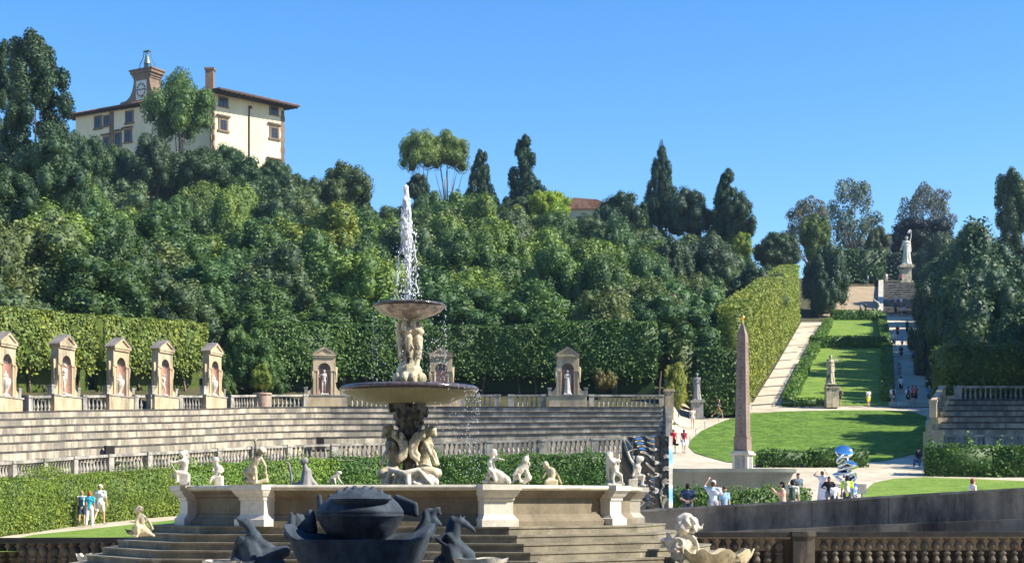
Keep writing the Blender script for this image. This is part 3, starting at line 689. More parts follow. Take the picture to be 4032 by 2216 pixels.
# ================================================================== TREES
def crown_mesh(kind, seed, nleaf, lsize):
    rr = random.Random(seed); cs, rs = [], []
    if kind == 'round':
        lob = [rr.uniform(.62, 1.0) for _ in range(9)]; tl = [rr.uniform(.55, 1.0) for _ in range(7)]
        for i in range(74):
            a = rr.uniform(0, 2*math.pi); u = rr.uniform(-.6, 1); q = lob[int(a/6.284*9)]*tl[int((a+2)/6.284*7) % 7]**.3
            k = math.sqrt(max(0, 1-u*u))*q*rr.uniform(.55, .95)
            r_ = rr.uniform(.12, .25); cs.append((math.cos(a)*k, math.sin(a)*k, .95+u*rr.uniform(.5, .84)*(.75+.25*q))); rs.append((r_, r_, r_*rr.uniform(.8, 1.35)))
        cs.append((0, 0, .85)); rs.append((.48, .48, .5))
    elif kind == 'broad':
        hs_ = [(rr.uniform(-.45, .45), rr.uniform(-.45, .45), rr.uniform(.45, 1.0)) for _ in range(5)]
        for i in range(70):
            hx, hy, hz = rr.choice(hs_); a = rr.uniform(0, 2*math.pi); k = rr.uniform(.05, .48); r_ = rr.uniform(.13, .26)
            cs.append((hx+math.cos(a)*k, hy+math.sin(a)*k, .35+1.40*hz*(1-k*k*1.6)*rr.uniform(.35, 1))); rs.append((r_, r_, r_*rr.uniform(.8, 1.3)))
        cs.append((0, 0, .7)); rs.append((.5, .5, .45))
    elif kind == 'cypress':
        for i in range(60):
            z = rr.uniform(.05, 1.92); wdt = .98*(1-z/2.02)**.72+.03; a = rr.uniform(0, 2*math.pi)
            k = wdt*rr.uniform(.5, .92); r_ = rr.uniform(.15, .25)*(.45+.55*wdt); cs.append((math.cos(a)*k, math.sin(a)*k, z)); rs.append((r_, r_, r_*1.1))
        for z in (.4, .8, 1.2, 1.6): cs.append((0, 0, z)); rs.append((.45*(1-z/2.4), .45*(1-z/2.4), .35))
    elif kind == 'tall':     # irregular tall conifer with ragged tiers
        for i in range(75):
            z = rr.uniform(.12, 1.95); wdt = .85*math.sin(math.pi*min(1, (z+.35)/2.5))**.8+.05; a = rr.uniform(0, 2*math.pi)
            k = wdt*rr.uniform(.3, .9); r_ = rr.uniform(.12, .24); cs.append((math.cos(a)*k, math.sin(a)*k, z)); rs.append((r_, r_, r_*.8))
    elif kind == 'pine':     # umbrella pine: flattened pads on spreading limbs
        for i in range(62):
            a = rr.uniform(0, 2*math.pi); k = rr.uniform(.1, .84); r_ = rr.uniform(.16, .30)
            cs.append((math.cos(a)*k, math.sin(a)*k*.85, .92+.88*math.sqrt(max(0, 1-k*k*.9))*rr.uniform(.15, 1)-.30*k+.1)); rs.append((r_, r_, r_*.8))
    elif kind == 'airy':
        for i in range(70):
            a = rr.uniform(0, 2*math.pi); u = rr.uniform(-.6, 1); k = math.sqrt(max(0, 1-u*u))*rr.uniform(.3, .92)
            r_ = rr.uniform(.12, .2); cs.append((math.cos(a)*k, math.sin(a)*k, 1.0+u*.85)); rs.append((r_, r_, r_))
    C = np.array(cs); RR = np.array(rs); vol = RR.prod(1)**(2/3); pr = vol/vol.sum()
    idx = rng.choice(len(C), nleaf, p=pr); v = rng.normal(size=(nleaf, 3)); v[:, 2] += .25; v /= np.linalg.norm(v, axis=1, keepdims=True)
    rad = .80+.30*rng.random(nleaf); c = C[idx]+v*RR[idx]*rad[:, None]
    # drop leaves buried inside other clumps
    keep = np.ones(nleaf, bool)
    for i in range(len(C)):
        d = (((c-C[i])/RR[i])**2).sum(1); keep &= ~((d < .55) & (idx != i))
    c, v = c[keep], v[keep]; nn = v+rng.normal(0, .5, v.shape)
    core = blobs_core(cs, rs, .74 if kind not in ('airy', 'pine') else .6)
    if kind == 'airy': core = blobs_core(cs[::3], [tuple(x*.45 for x in r) for r in rs[::3]], .8)
    return leaf_mesh('crown_'+kind, c, nn, lsize*(.6+.8*rng.random(len(c))), core, zc={'tall': .42, 'cypress': .42, 'round': .62, 'broad': .62}.get(kind, .9)), cs
def trunk_mesh(cs, kind, r0, seed):
    rr = random.Random(seed); m_ = MB(); fork = .55 if kind in ('pine', 'airy') else .75
    m_.tube([(0, 0, -.6), (0, 0, 0), (.004, 0, fork*.6), (-.004, 0, fork)], [r0*1.3, r0*1.1, r0*.85, r0*.7], 7)
    pick = rr.sample(cs, min(len(cs), 16 if kind in ('pine', 'airy') else 7))
    for c in pick:
        z0 = rr.uniform(.3, 1)*fork if kind not in ('cypress', 'tall') else max(.2, c[2]-.3)
        m_.tube([(0, 0, z0), (c[0]*.45, c[1]*.45, z0+(c[2]-z0)*.55), tuple(c)], [r0*.42, r0*.28, r0*.10], 5)
    if kind in ('cypress', 'tall'): m_.tube([(0, 0, fork), (0, 0, 1.85)], [r0*.7, r0*.12], 6)
    return m_.mesh('trunk_'+kind, 'all')
VAR = {}
for kind, ks, nl, ls in (('round', 7, 15000, .064), ('broad', 4, 14000, .064), ('cypress', 3, 20000, .075), ('tall', 2, 34000, .065), ('pine', 3, 22000, .048), ('airy', 3, 13000, .05)):
    VAR[kind] = []
    for s_ in range(ks):
        me, cs = crown_mesh(kind, 11*s_+hash(kind) % 1 + 3, nl, ls); VAR[kind].append((me, trunk_mesh(cs, kind, .06, s_)))
def tree(px, ty, wpx, D, kind, c, label, group=None, by=None, var=None, gz=None, name='tree', squash=1.0, rz=None, up=0):
    """ty: photo row of the top, wpx: width in photo columns. The tree stands on the terrain at its own distance."""
    x = X(px, D); z0 = terr(px, D) if gz is None else gz
    zt = Z(ty, D); r_ = wpx/2/F*D
    me, tm = VAR[kind][var if var is not None else random.randrange(len(VAR[kind]))]
    root = empty(name, (x, D, z0)); root.rotation_euler = (0, 0, rz if rz is not None else random.uniform(0, 6.28))
    H = zt-z0; zb = 0 if by is None else Z(by, D)-z0
    topk = {'round': 1.93, 'broad': 1.95, 'cypress': 2.05, 'tall': 2.08, 'pine': 1.98, 'airy': 2.0}[kind]
    botk = {'round': .2, 'broad': .2, 'cypress': 0, 'tall': 0, 'pine': .55, 'airy': .2}[kind]
    sz = (H-zb)/(topk-botk); zoff = zb-botk*sz
    o = link('crown', me, None, root, (0, 0, zoff)); o.scale = (r_/.98, r_/.98*squash, sz); o.color = (*c, 1)
    t_ = link('trunk', tm, M['bark'], root, (0, 0, min(0, zoff) if zoff < 0 else 0))
    if zoff > 0:   # long bare trunk: the trunk starts at the ground and reaches up into the crown
        t_.location = (0, 0, 0); t_.scale = (r_*.9, r_*.9, sz+zoff*.5)
    else: t_.scale = (r_, r_, sz)
    tag(root, label, 'tree', group); return root
GREENS = [((.048, .098, .030), 'dark green'), ((.060, .120, .035), 'deep green'), ((.085, .125, .045), 'olive green'), ((.10, .165, .035), 'mid green'), ((.070, .115, .055), 'bluish green'), ((.135, .19, .035), 'yellowish green'), ((.058, .125, .045), 'cool green')]
ORD = ['lowest', 'second', 'third', 'fourth', 'fifth', 'sixth', 'seventh', 'eighth', 'ninth', 'tenth', 'eleventh', 'twelfth', 'thirteenth', 'fourteenth', 'fifteenth', 'sixteenth', 'seventeenth', 'eighteenth', 'nineteenth', 'twentieth', '21st', '22nd', '23rd', '24th', '25th', '26th', '27th', '28th', '29th', '30th']
def land(px):
    for lim, s_ in ((250, 'near the left edge'), (700, 'below the villa tower'), (1150, 'below the villa'), (1450, 'left of the water jet'), (1750, 'behind the water jet'), (2150, 'right of the water jet'), (2650, 'left of the obelisk'), (9000, 'above the obelisk')):
        if px < lim: return s_
rows = []
for ri in range(11):
    rows.append([])
    px = -150+random.uniform(0, 60)
    while px < 2990:
        Du = U(min(px, 2600))[0]; D0 = Du+14; t_ = ri/10.0
        D = D0+(243-D0)*(t_**1.12)+random.uniform(-2.5, 2.5)
        wpx = random.uniform(8.0, 13.5)/D*F
        if px < 2900-max(0, (2900-2500)*0): rows[ri].append((px, D, wpx))
        px += wpx*random.uniform(.52, .74)
sky_px = [-200, 250, 430, 700, 1000, 1130, 1200, 1350, 1480, 1600, 1900, 2100, 2300, 2420, 2560, 2700, 2850, 2960, 3060]
sky_py = [640, 600, 640, 660, 665, 665, 700, 700, 720, 730, 745, 770, 830, 790, 800, 780, 860, 900, 960]
for ri, row in enumerate(rows):
    for ti, (px, D, wpx) in enumerate(row):
        if px > 2600 and D < 146: continue
        if px > 2860-(D-150)*0+ (D-142)*1.9 : continue
        z0 = terr(px, D); H = random.uniform(7.5, 12.5) if ri else random.uniform(7.5, 10)
        ty = HY-(z0+H)/D*F; ty = max(ty, np.interp(px, sky_px, sky_py)+random.uniform(-12, 25))
        if ri > 7: ty = max(ty, np.interp(px, sky_px, sky_py)-8)
        if HY-(z0+4)/D*F < ty: continue
        g = random.choices(GREENS, [3, 4, 2.5, 3, 3, .9, 3])[0]; q_ = random.uniform(.85, 1.25); q_ *= 1.32; c = (g[0][0]*q_*1.08, g[0][1]*q_, g[0][2]*q_*.98)
        kind = random.choice(['round', 'round', 'broad'])
        tree(px, ty, wpx, D, kind, c, f'{g[1]} tree {land(px)}, {ORD[ri]} row up the wood, {ORD[ti].replace("lowest", "first")} from left', 'trees of the hillside wood')
# ---- individual trees
T = tree
T(140, 108, 330, 150, 'tall', (.045, .09, .05), 'very tall dark ragged conifer rising into the sky at far left', gz=None, by=760, var=0)
T(-10, 165, 190, 158, 'tall', (.045, .09, .045), 'tall dark conifer cut by the left picture edge, behind the tallest one', by=740, var=1)
T(215, 445, 380, 142, 'broad', (.05, .10, .045), 'broad dark tree below the tall conifer at far left', by=900)
T(60, 640, 330, 134, 'round', (.045, .09, .035), 'dark tree at the foot of the tall conifer, by the left edge', by=960)
T(350, 515, 260, 215, 'round', (.05, .10, .04), 'dark green tree in front of the left wing of the villa', by=800)
T(705, 280, 325, 235, 'pine', (.10, .18, .045), 'large bright umbrella pine standing in front of the villa', var=0, by=585, squash=.9)
T(600, 510, 260, 222, 'round', (.06, .10, .05), 'grey-green rounded tree under the pine at the villa', by=800)
T(770, 565, 330, 224, 'round', (.055, .10, .04), 'dark rounded tree right of the pine trunk below the villa wall', by=830)
T(985, 590, 260, 228, 'broad', (.045, .10, .035), 'deep green tree directly below the sunlit villa wall', by=820)
T(905, 552, 230, 236, 'round', (.05, .105, .04), 'dark green tree under the left window of the sunlit villa wall', by=800)
T(1075, 618, 200, 238, 'round', (.055, .11, .04), 'green tree at the foot of the right corner of the villa', by=800)
T(1190, 650, 190, 236, 'broad', (.06, .11, .045), 'green tree on the skyline just right of the villa', by=820)
T(300, 505, 170, 226, 'round', (.05, .105, .045), 'dark tree covering the lower left end of the villa', by=800)
T(470, 560, 200, 226, 'round', (.055, .11, .04), 'dark tree before the lower windows of the villa left wing', by=800)
T(1350, 628, 290, 232, 'round', (.09, .13, .045), 'yellowish green tree on the skyline right of the villa', by=900)
T(1655, 508, 185, 245, 'pine', (.15, .23, .06), 'light green umbrella pine on the skyline, left crown of the pair', var=1, by=695)
T(1762, 514, 215, 247, 'pine', (.15, .22, .06), 'light green umbrella pine on the skyline, right crown of the pair', var=2, by=695)
T(1640, 672, 110, 243, 'round', (.035, .075, .04), 'small dark tree at the foot of the skyline pines', by=800)
T(1893, 578, 155, 245, 'cypress', (.035, .08, .045), 'small cypress on the skyline right of the umbrella pines', by=860)
T(2062, 532, 225, 246, 'cypress', (.033, .08, .045), 'broad cypress on the skyline behind the bright lime tree', by=900, var=1)
T(2180, 722, 200, 240, 'broad', (.26, .38, .035), 'bright lime-green tree catching the sun on the skyline', by=880)
T(2120, 745, 110, 238, 'round', (.24, .34, .035), 'small lime-green tree left beside the bright lime-green one', by=850)
T(2604, 538, 165, 250, 'cypress', (.035, .08, .05), 'tall slender cypress on the skyline left of the obelisk', by=900, var=2)
T(2460, 705, 250, 244, 'broad', (.035, .08, .035), 'dark spreading tree on the skyline left of the slender cypress', by=960)
T(2380, 800, 180, 236, 'round', (.035, .08, .04), 'very dark tree left below the dark skyline tree', by=980)
T(2720, 722, 240, 246, 'round', (.05, .095, .06), 'bluish round tree on the skyline right of the slender cypress', by=960)
T(2862, 652, 165, 243, 'cypress', (.035, .085, .045), 'dark conical tree top on the skyline above the obelisk', by=940, var=0)
T(2910, 745, 170, 240, 'round', (.045, .09, .05), 'dark rounded tree under the conical tree above the obelisk', by=960)
T(2925, 905, 110, 225, 'round', (.20, .28, .04), 'small yellow-green tree above the tall path hedge', by=1020)
T(3060, 900, 230, 250, 'round', (.06, .105, .05), 'grey-green tree in the skyline dip right of the obelisk', by=1080)
T(3190, 770, 210, 290, 'airy', (.11, .12, .085), 'brownish thin-leaved tree on the skyline right of the dip', by=1000)
T(3215, 830, 190, 262, 'round', (.09, .15, .03), 'yellow-green tree in front of the thin-leaved grey trees', by=1060)
T(3360, 702, 260, 300, 'airy', (.11, .16, .13), 'large airy blue-grey tree on the skyline left of the white statue', by=1040, var=0)
T(3262, 935, 215, 238, 'round', (.055, .105, .055), 'big round dark tree at the head of the sloping path', by=1260, var=1)
T(3215, 1040, 130, 236, 'broad', (.05, .10, .05), 'dark tree crowding the head of the path, under the big round one', by=1262)
T(3455, 880, 130, 292, 'round', (.08, .11, .06), 'small grey-green tree left of the dark dome behind the white statue', by=1050)
T(3590, 835, 350, 310, 'broad', (.012, .024, .026), 'nearly black dome-shaped tree behind the white statue', by=1040, var=3)
T(3655, 712, 240, 335, 'airy', (.13, .15, .13), 'airy blue-grey tree on the skyline right of the white statue', by=990, var=1)
T(3700, 900, 230, 275, 'round', (.075, .12, .07), 'blue-green tree right beside the white statue', by=1180)
T(3725, 905, 310, 205, 'broad', (.085, .135, .08), 'large blue-green tree overhanging the stairs on the right', by=1380, var=0)
T(3668, 1085, 230, 180, 'round', (.07, .115, .07), 'blue-green tree beside the lower stair walk', by=1500)
T(3790, 1130, 300, 155, 'broad', (.055, .10, .055), 'dark tree filling the slope right of the stair walk')
T(3850, 930, 280, 250, 'round', (.05, .10, .055), 'dark round tree on the right skyline between the airy tree and edge', by=1250)
T(3820, 810, 150, 268, 'broad', (.075, .13, .035), 'mid green tree on the right skyline left of the tallest one', by=1100)
T(3990, 650, 250, 240, 'tall', (.07, .12, .06), 'tall blue-green tree at the right picture edge', by=1200, var=0, squash=.8)
T(3960, 930, 260, 215, 'broad', (.05, .09, .045), 'dark tree under the tall one at the right edge', by=1350)
T(4060, 1060, 300, 190, 'round', (.05, .09, .045), 'dark tree at the right edge above the olive hedge', by=1500)
T(3900, 1100, 300, 165, 'round', (.04, .08, .045), 'very dark tree above the right-hand tiers', by=1560)
T(4010, 1270, 150, 150, 'round', (.16, .19, .06), 'rounded sunlit bush at the right picture edge', by=1420)
T(3720, 1380, 190, 150, 'round', (.05, .085, .05), 'dark bush between the stair walk and the right-hand tiers', by=1580)
T(3672, 1270, 170, 165, 'round', (.06, .10, .06), 'blue-green bush leaning over the stair walk', by=1560)
T(2800, 900, 330, 200, 'round', (.07, .11, .06), 'large grey-green tree above the hedge block and obelisk', by=1230)
T(2640, 920, 240, 190, 'round', (.065, .105, .05), 'grey-green tree left above the hedge block', by=1230)
T(2950, 1000, 300, 190, 'broad', (.055, .10, .055), 'dark blue-green tree behind the bright path hedge', by=1300)
T(3060, 1000, 240, 222, 'broad', (.065, .115, .04), 'green tree rising behind the farthest path hedge', by=1180)
T(2700, 1130, 190, 168, 'broad', (.10, .19, .04), 'bright mid green tree above the grey-topped hedge piece', by=1400)
T(2830, 1190, 200, 158, 'round', (.05, .10, .045), 'dark green tree directly behind the obelisk tip', by=1400)
T(2780, 1240, 110, 148, 'round', (.12, .16, .04), 'small mixed green bush with rusty shoots above the hedge block', by=1400)
for i, (x_, D, h_, w_) in enumerate(((44, 100, 23, 13), (47, 108, 24, 13), (50, 116, 24, 13), (53, 125, 23, 13), (62, 138, 17, 12), (61, 160, 15, 11), (70, 172, 16, 12), (76, 190, 15, 12), (46, 88, 12, 9), (46, 134, 13, 9), (50, 146, 14, 10), (55, 150, 15, 11), (44, 141, 11, 8))):
    px = PX(x_, D); T(px, HY-(terr(px, D)+h_)/D*F, w_/D*F, D, 'broad', (.055, .11, .045), f'tall dark tree outside the right picture edge, {ORD[i].replace("lowest", "first")} one going away', 'trees beyond the right edge')
for i, D in enumerate((147, 155, 163, 172, 181, 190, 200, 210, 221, 232)):
    x_ = X(lerp(3695, 3600, (D-142)/90), D)+4.8; px = PX(x_, D); h_ = random.uniform(16, 17.8) if D < 192 else random.uniform(11, 12.5)
    T(px, HY-(terr(px, D)+h_)/D*F, 11.5/D*F, D, random.choice(['round', 'broad']), (.06, .115, .06), f'dense blue-green tree right of the stair walk, {ORD[i].replace("lowest", "first")} going up the slope', 'trees along the stair walk')
# shrubs at the amphitheatre
T(1000, 1285, 260, 124.5, 'round', (.085, .165, .045), 'rounded laurel between the left screens, beside the fifth aedicula', by=1560, name='shrub')
T(1100, 1290, 210, 129.5, 'broad', (.055, .12, .04), 'dark laurel just left of the dark clipped screen', by=1580, name='shrub')
T(925, 1262, 170, 124, 'round', (.10, .19, .05), 'light laurel above the fifth aedicula', by=1560, name='shrub')
T(1050, 1400, 200, 127, 'broad', (.09, .16, .04), 'low laurel filling the gap behind the potted laurel', by=1610, name='shrub')
T(900, 1420, 150, 122, 'broad', (.075, .14, .04), 'low dark laurel right behind the fifth aedicula', by=1600, name='shrub')
T(2672, 1402, 128, 130, 'broad', (.27, .31, .06), 'yellow-green laurel bush at the end of the bank, left of the statue recess', by=1618, name='shrub')
T(2372, 1425, 105, 131, 'broad', (.19, .17, .06), 'brownish shrub right of the draped statue aedicula', by=1545, name='shrub')
# potted laurel
pz = U3(1030); pot = tag(empty('potted_laurel', (pz.x, pz.y+.3, pz.z)), 'young bright laurel in a big stone pot between two balustrade sections', 'potted plant')
m_ = MB(); m_.lathe([(.45, 0), (.62, .5), (.70, 1.1), (.78, 1.12), (.78, 1.25), (.6, 1.25)], n=14); m_.build('pot', M['terracotta'], pot, smooth=True)
cl = link('crown', VAR['round'][2][0], None, pot, (0, 0, 1.1)); cl.scale = (1.05, 1.0, 1.35); cl.color = (.22, .30, .05, 1)
m_ = MB(); m_.tube([(0, 0, 1.0), (.05, 0, 2.4)], [.08, .05]); m_.build('trunk', M['bark'], pot)
# ================================================================== VILLA
D1, D2, D0 = 245.0, 254.3, 260.0
C1 = W(837, 365, D1); C2 = W(1116, 424, D2); C0 = W(298, 456, D0); ez = C1.z; gz = 44.0
villa = tag(empty('villa', (C1.x, C1.y, gz)), 'cream hilltop villa with brown window frames, broad eaves and a clock gable', 'villa')
O = Vector((C1.x, C1.y, gz)); c1 = Vector((0, 0)); c2 = (C2-C1).xy; c0 = (C0-C1).xy; c3 = c0+c2
m_ = MB(); m_.prism([tuple(c1), tuple(c2), tuple(c3), tuple(c0)], 0, ez-gz); m_.build('wall', M['villa'], villa)
ur, ul = c2.normalized(), c0.normalized(); nr = Vector((ur.y, -ur.x)); nl = Vector((-ul.y, ul.x)); nr = nr if nr.y < 0 else -nr; nl = nl if nl.y < 0 else -nl
def face(px, py, side):
    u, nn = (ur, nr) if side == 'r' else (ul, nl); k = (px-HX)/F
    # ray (k*D, D) meets C1 + t*u
    t_ = (C1.x-k*C1.y)/(k*u.y-u.x); D = C1.y+t_*u.y
    return t_, Z(py, D)-gz
def fbox(m_, side, t0, t1, z0, z1, out, inn=0.05):
    u, nn = (ur, nr) if side == 'r' else (ul, nl); a, b = u*t0, u*t1; vs = []
    for z in (z0, z1):
        for p, o_ in ((a, out), (b, out), (b, -inn), (a, -inn)): q = p+nn*o_; vs.append((q.x, q.y, z))
    m_.rings([vs[:4], vs[4:]])
def window(side, x0, y0, x1, y1, hood=False, frame=.35):
    t0, za = face(x0, y0, side); t1, zb = face(x1, y1, side); t0, t1 = min(t0, t1), max(t0, t1); z0, z1 = min(za, zb), max(za, zb)
    fm = MB(); fbox(fm, side, t0-frame, t0, z0-frame*.5, z1+frame, .10); fbox(fm, side, t1, t1+frame, z0-frame*.5, z1+frame, .10)
    fbox(fm, side, t0-.002, t1+.002, z1, z1+frame, .098); fbox(fm, side, t0-frame*1.4, t1+frame*1.4, z0-frame*1.1, z0-frame*.25, .22)
    if hood: fbox(fm, side, t0-frame*1.8, t1+frame*1.8, z1+frame*1.5, z1+frame*2.2, .4)
    wf = fm.build('window', M['sandstone'], villa)
    g = MB(); fbox(g, side, t0, t1, z0, z1, .03); g.build('pane', M['glass'], wf)
    g = MB(); tm = (t0+t1)/2; fbox(g, side, tm-.05, tm+.05, z0, z1, .06); fbox(g, side, t0+.05, t1-.05, lerp(z0, z1, .6), lerp(z0, z1, .6)+.08, .062); g.build('glazing_bar', M['eave'], wf)
for a in ((864, 384, 894, 421), (1065, 421, 1092, 453)): window('r', *a, frame=.22)
for a in ((867, 472, 891, 513), (1068, 503, 1092, 545)): window('r', *a, hood=True, frame=.38)
window('r', 862, 612, 900, 650, hood=True, frame=.3); window('r', 1060, 635, 1095, 668, hood=True, frame=.3)
for a in ((376, 464, 397, 502), (412, 461, 432, 491), (499, 444, 521, 480), (660, 420, 685, 455)): window('l', *a, frame=.3)
for a in ((455, 529, 475, 571), (494, 517, 515, 556), (410, 545, 428, 580)): window('l', *a, hood=True, frame=.3)
m_ = MB()   # corner quoins: toothed strips at the three corners
for side, px, wd in (('r', 839, .55), ('r', 1113, .55), ('l', 835, .55)):
    t_, _ = face(px, 400, side)
    for k in range(24): fbox(m_, side, t_-wd*(.5 if k % 2 else .75), t_+wd*(.5 if k % 2 else .75), k*.88, k*.88+.86, .06)
t_, _ = face(440, 400, 'l'); fbox(m_, 'l', t_-.45, t_+.45, 0, ez-gz-.3, .12)
m_.build('quoins', M['sandstone'], villa)
m_ = MB(); t_, _ = face(980, 500, 'r'); fbox(m_, 'r', t_-.09, t_+.09, 0, ez-gz-1.2, .2, -.02); fbox(m_, 'r', t_-.09, t_+.5, ez-gz-1.3, ez-gz-.9, .2, -.02); m_.build('drainpipe', M['eave'], villa)
# roof: hipped with deep eaves
ov = 1.9; cc = (c1+c2+c3+c0)/4
def outp(p, k): d = (p-cc); return p+d.normalized()*k
E = [outp(p, ov*1.5) for p in (c1, c2, c3, c0)]; zt = ez-gz
m_ = MB(); m_.prism([tuple(p) for p in E], zt-.05, zt+.18)
for i in range(4):
    a, b = E[i], E[(i+1) % 4]; k = int((b-a).length/.9)
    for j in range(k):
        p = a.lerp(b, (j+.5)/k); q = p+(cc-p).normalized()*1.6; m_.tube([(p.x, p.y, zt-.16), (q.x, q.y, zt-.16)], .09, 4)
m_.build('eaves', M['eave'], villa)
rg0, rg1 = (c1+c2)/2*.75+c0*.25, (c0+c3)/2*.85+(c1+c2)/2*.15
m_ = MB(); rr0, rr1 = ((c1+c2)/2).lerp((c0+c3)/2, .22), ((c1+c2)/2).lerp((c0+c3)/2, .78); zr = zt+1.9
m_.add([(*E[0], zt+.18), (*E[1], zt+.18), (*E[2], zt+.18), (*E[3], zt+.18), (*rr0, zr), (*rr1, zr)], [(0, 1, 4), (1, 2, 5, 4), (2, 3, 5), (3, 0, 4, 5), (0, 3, 2, 1)])
for (a, b, ra, rb) in ((E[0], E[1], rr0, rr0), (E[3], E[0], rr1, rr0)):      # tile ribs
    k = int((b-a).length/.5)
    for j in range(k+1):
        f = j/k; p = a.lerp(b, f); q = ra.lerp(rb, f); m_.tube([(p.x, p.y, zt+.22), (q.x, q.y, zr+.04)], .09, 5)
rf = m_.build('roof', M['tile'], villa)
p = W(827, 300, 249)-O; m_ = MB(); m_.box(p.x, p.y, p.z-1.6, 1.3, 1.4, 5.4); m_.box(p.x, p.y, p.z+1.05, 1.6, 1.7, .3); m_.build('chimney', M['sandstone'], villa)
# clock gable on the left face
gt = empty('clock_gable', (0, 0, 0)); gt.parent = villa; KIDS.setdefault(villa.name, []).append(gt)
ta, _ = face(526, 400, 'l'); tb, _ = face(594, 400, 'l'); tm = (ta+tb)/2; hw = abs(ta-tb)/2
_, zc1 = face(575, 306, 'l'); _, zc0 = face(575, 400, 'l'); _, ztop = face(565, 278, 'l')
th = math.atan2(ul.y, ul.x); ctr = ul*tm
g_ = MB(); g_.M = Matrix.Translation((ctr.x, ctr.y, 0)) @ Matrix.Rotation(th, 4, 'Z')
sgn = 1 if (Matrix.Rotation(th, 2) @ Vector((0, 1))).dot(nl) > 0 else -1
hw2 = hw*.9
prof = [(-hw*2.5, zt-.3), (-hw*2.5, zt+.9), (-hw*1.9, zt+1.0)]+[(-hw*(.9+1.1*(1-math.sin(R(a)))), zt+1.0+3.4*(1-math.cos(R(a)))) for a in (15, 35, 55, 75, 90)]
prof += [(-hw2, zc1), (hw2, zc1)]+[(-x, z) for x, z in prof[::-1][:-3]]+[(hw*1.9, zt+1.0), (hw*2.5, zt+.9), (hw*2.5, zt-.3)]
g_.extr(prof, sgn*.15, -sgn*2.6); g_.build('gable_wall', M['sandstone'], gt)
g_ = MB(); g_.M = Matrix.Translation((ctr.x, ctr.y, 0)) @ Matrix.Rotation(th, 4, 'Z')
for k, (e_, z, h) in enumerate(((.15, zc1, .35), (.35, zc1+.35, .45), (.65, zc1+.8, .5), (.85, zc1+1.3, .25))): g_.box(0, -sgn*1.2, z+h/2, (hw2+e_)*2, 2.5+e_, h)
g_.build('cornice', M['sandstone'], gt)
g_ = MB(); g_.M = Matrix.Translation((ctr.x, ctr.y, 0)) @ Matrix.Rotation(th, 4, 'Z')
zq0, zq1 = face(560, 394, 'l')[1], face(560, 319, 'l')[1]; zq = (zq0+zq1)/2; cw = hw2*.66
g_.box(0, sgn*.2, zq, cw*2, .12, zq1-zq0); cf = g_.build('clock_face', M['clock'], gt)
g_ = MB(); g_.M = Matrix.Translation((ctr.x, ctr.y, 0)) @ Matrix.Rotation(th, 4, 'Z')
for h in range(12):
    a = R(30*h); x, z = math.sin(a)*cw*.78*1.0, math.cos(a)*cw*.78*1.15
    g_.box(x*sgn*-1, sgn*.29, zq+z, .22, .05, .34)
g_.box(0, sgn*.30, zq+.1, cw*1.3, .05, .14); g_.build('clock_mark', M['eave'], cf)
# bell and its iron frame
zb = zc1+1.55; bl = MB(); bl.M = Matrix.Translation((ctr.x-nl.x*1.2, ctr.y-nl.y*1.2, zb)) @ Matrix.Rotation(th, 4, 'Z')
bl.lathe([(.25, 1.05), (.62, 1.1), (.52, 1.5), (.40, 2.0), (.36, 2.4), (.15, 2.6), (.05, 2.8)], n=14); bl.build('bell', M['bell'], gt, smooth=True)
bl = MB(); bl.M = Matrix.Translation((ctr.x-nl.x*1.2, ctr.y-nl.y*1.2, zb)) @ Matrix.Rotation(th, 4, 'Z')
for sx in (-1, 1):
    for sy in (-1, 1): bl.tube([(sx*1.25, sy*.5, 0), (sx*1.15, sy*.5, 1.0), (sx*.62, sy*.3, 2.1), (sx*.5, sy*.2, 3.2)], .07, 5)
bl.box(0, 0, 3.2, 1.3, .6, .14); bl.box(0, 0, .55, .9, .5, 1.0); bl.tube([(0, 0, 2.7), (0, 0, 3.2)], .06); bl.build('bell_frame', M['iron'], gt)
# a roof behind the trees on the skyline
rr_ = tag(empty('house', W(2312, 840, 262)-Vector((0, 0, 6))), 'house of which only the brown tiled roof corner shows between skyline trees', 'house')
m_ = MB(); m_.box(0, 0, 1.0, 9, 7, 10); m_.build('wall', M['villa'], rr_)
m_ = MB(); m_.extr([(-5.2, 6.0), (5.2, 6.0), (1.5, 7.6), (-2.5, 7.9)], -4, 4); m_.build('roof', M['tile'], rr_)
# ================================================================== OBELISK, TUB
Do = 88.0; s = Do/F; ox = X(2924, Do); oz = path_z(Do)
ob = tag(empty('obelisk', (ox, Do, oz), R(-28)), 'tall reddish granite obelisk with a gilt ball on a white pedestal', 'obelisk')
zf = lambda py: Z(py, Do)-oz
m_ = MB(); q = zf(1856)
m_.box(0, 0, (zf(1790))/2, .92, .92, zf(1790)); m_.box(0, 0, zf(1787), 1.18, 1.18, .10); m_.box(0, 0, zf(1780), 1.02, 1.02, .12); m_.box(0, 0, .15, 1.15, 1.15, .3)
ped = m_.build('pedestal', M['white_stone'], ob)
m_ = MB(); m_.box(0, 0, (zf(1790)+.3)/2+.1, .6, .945, .7*zf(1790)); m_.box(0, 0, (zf(1790)+.3)/2+.1, .945, .6, .7*zf(1790)); m_.build('inscription_panel', M['grey_marble'], ob)
m_ = MB()
for z0, z1, w0, w1 in ((zf(1774), zf(1725), .80, .77), (zf(1725), zf(1719), .82, .82), (zf(1719), zf(1322), .70, .48), (zf(1322), zf(1275), .48, .12)):
    m_.rings([[(x*w0/2, y*w0/2, z0) for x, y in ((-1, -1), (1, -1), (1, 1), (-1, 1))], [(x*w1/2, y*w1/2, z1) for x, y in ((-1, -1), (1, -1), (1, 1), (-1, 1))]])
m_.build('shaft', M['obelisk'], ob)
m_ = MB(); 
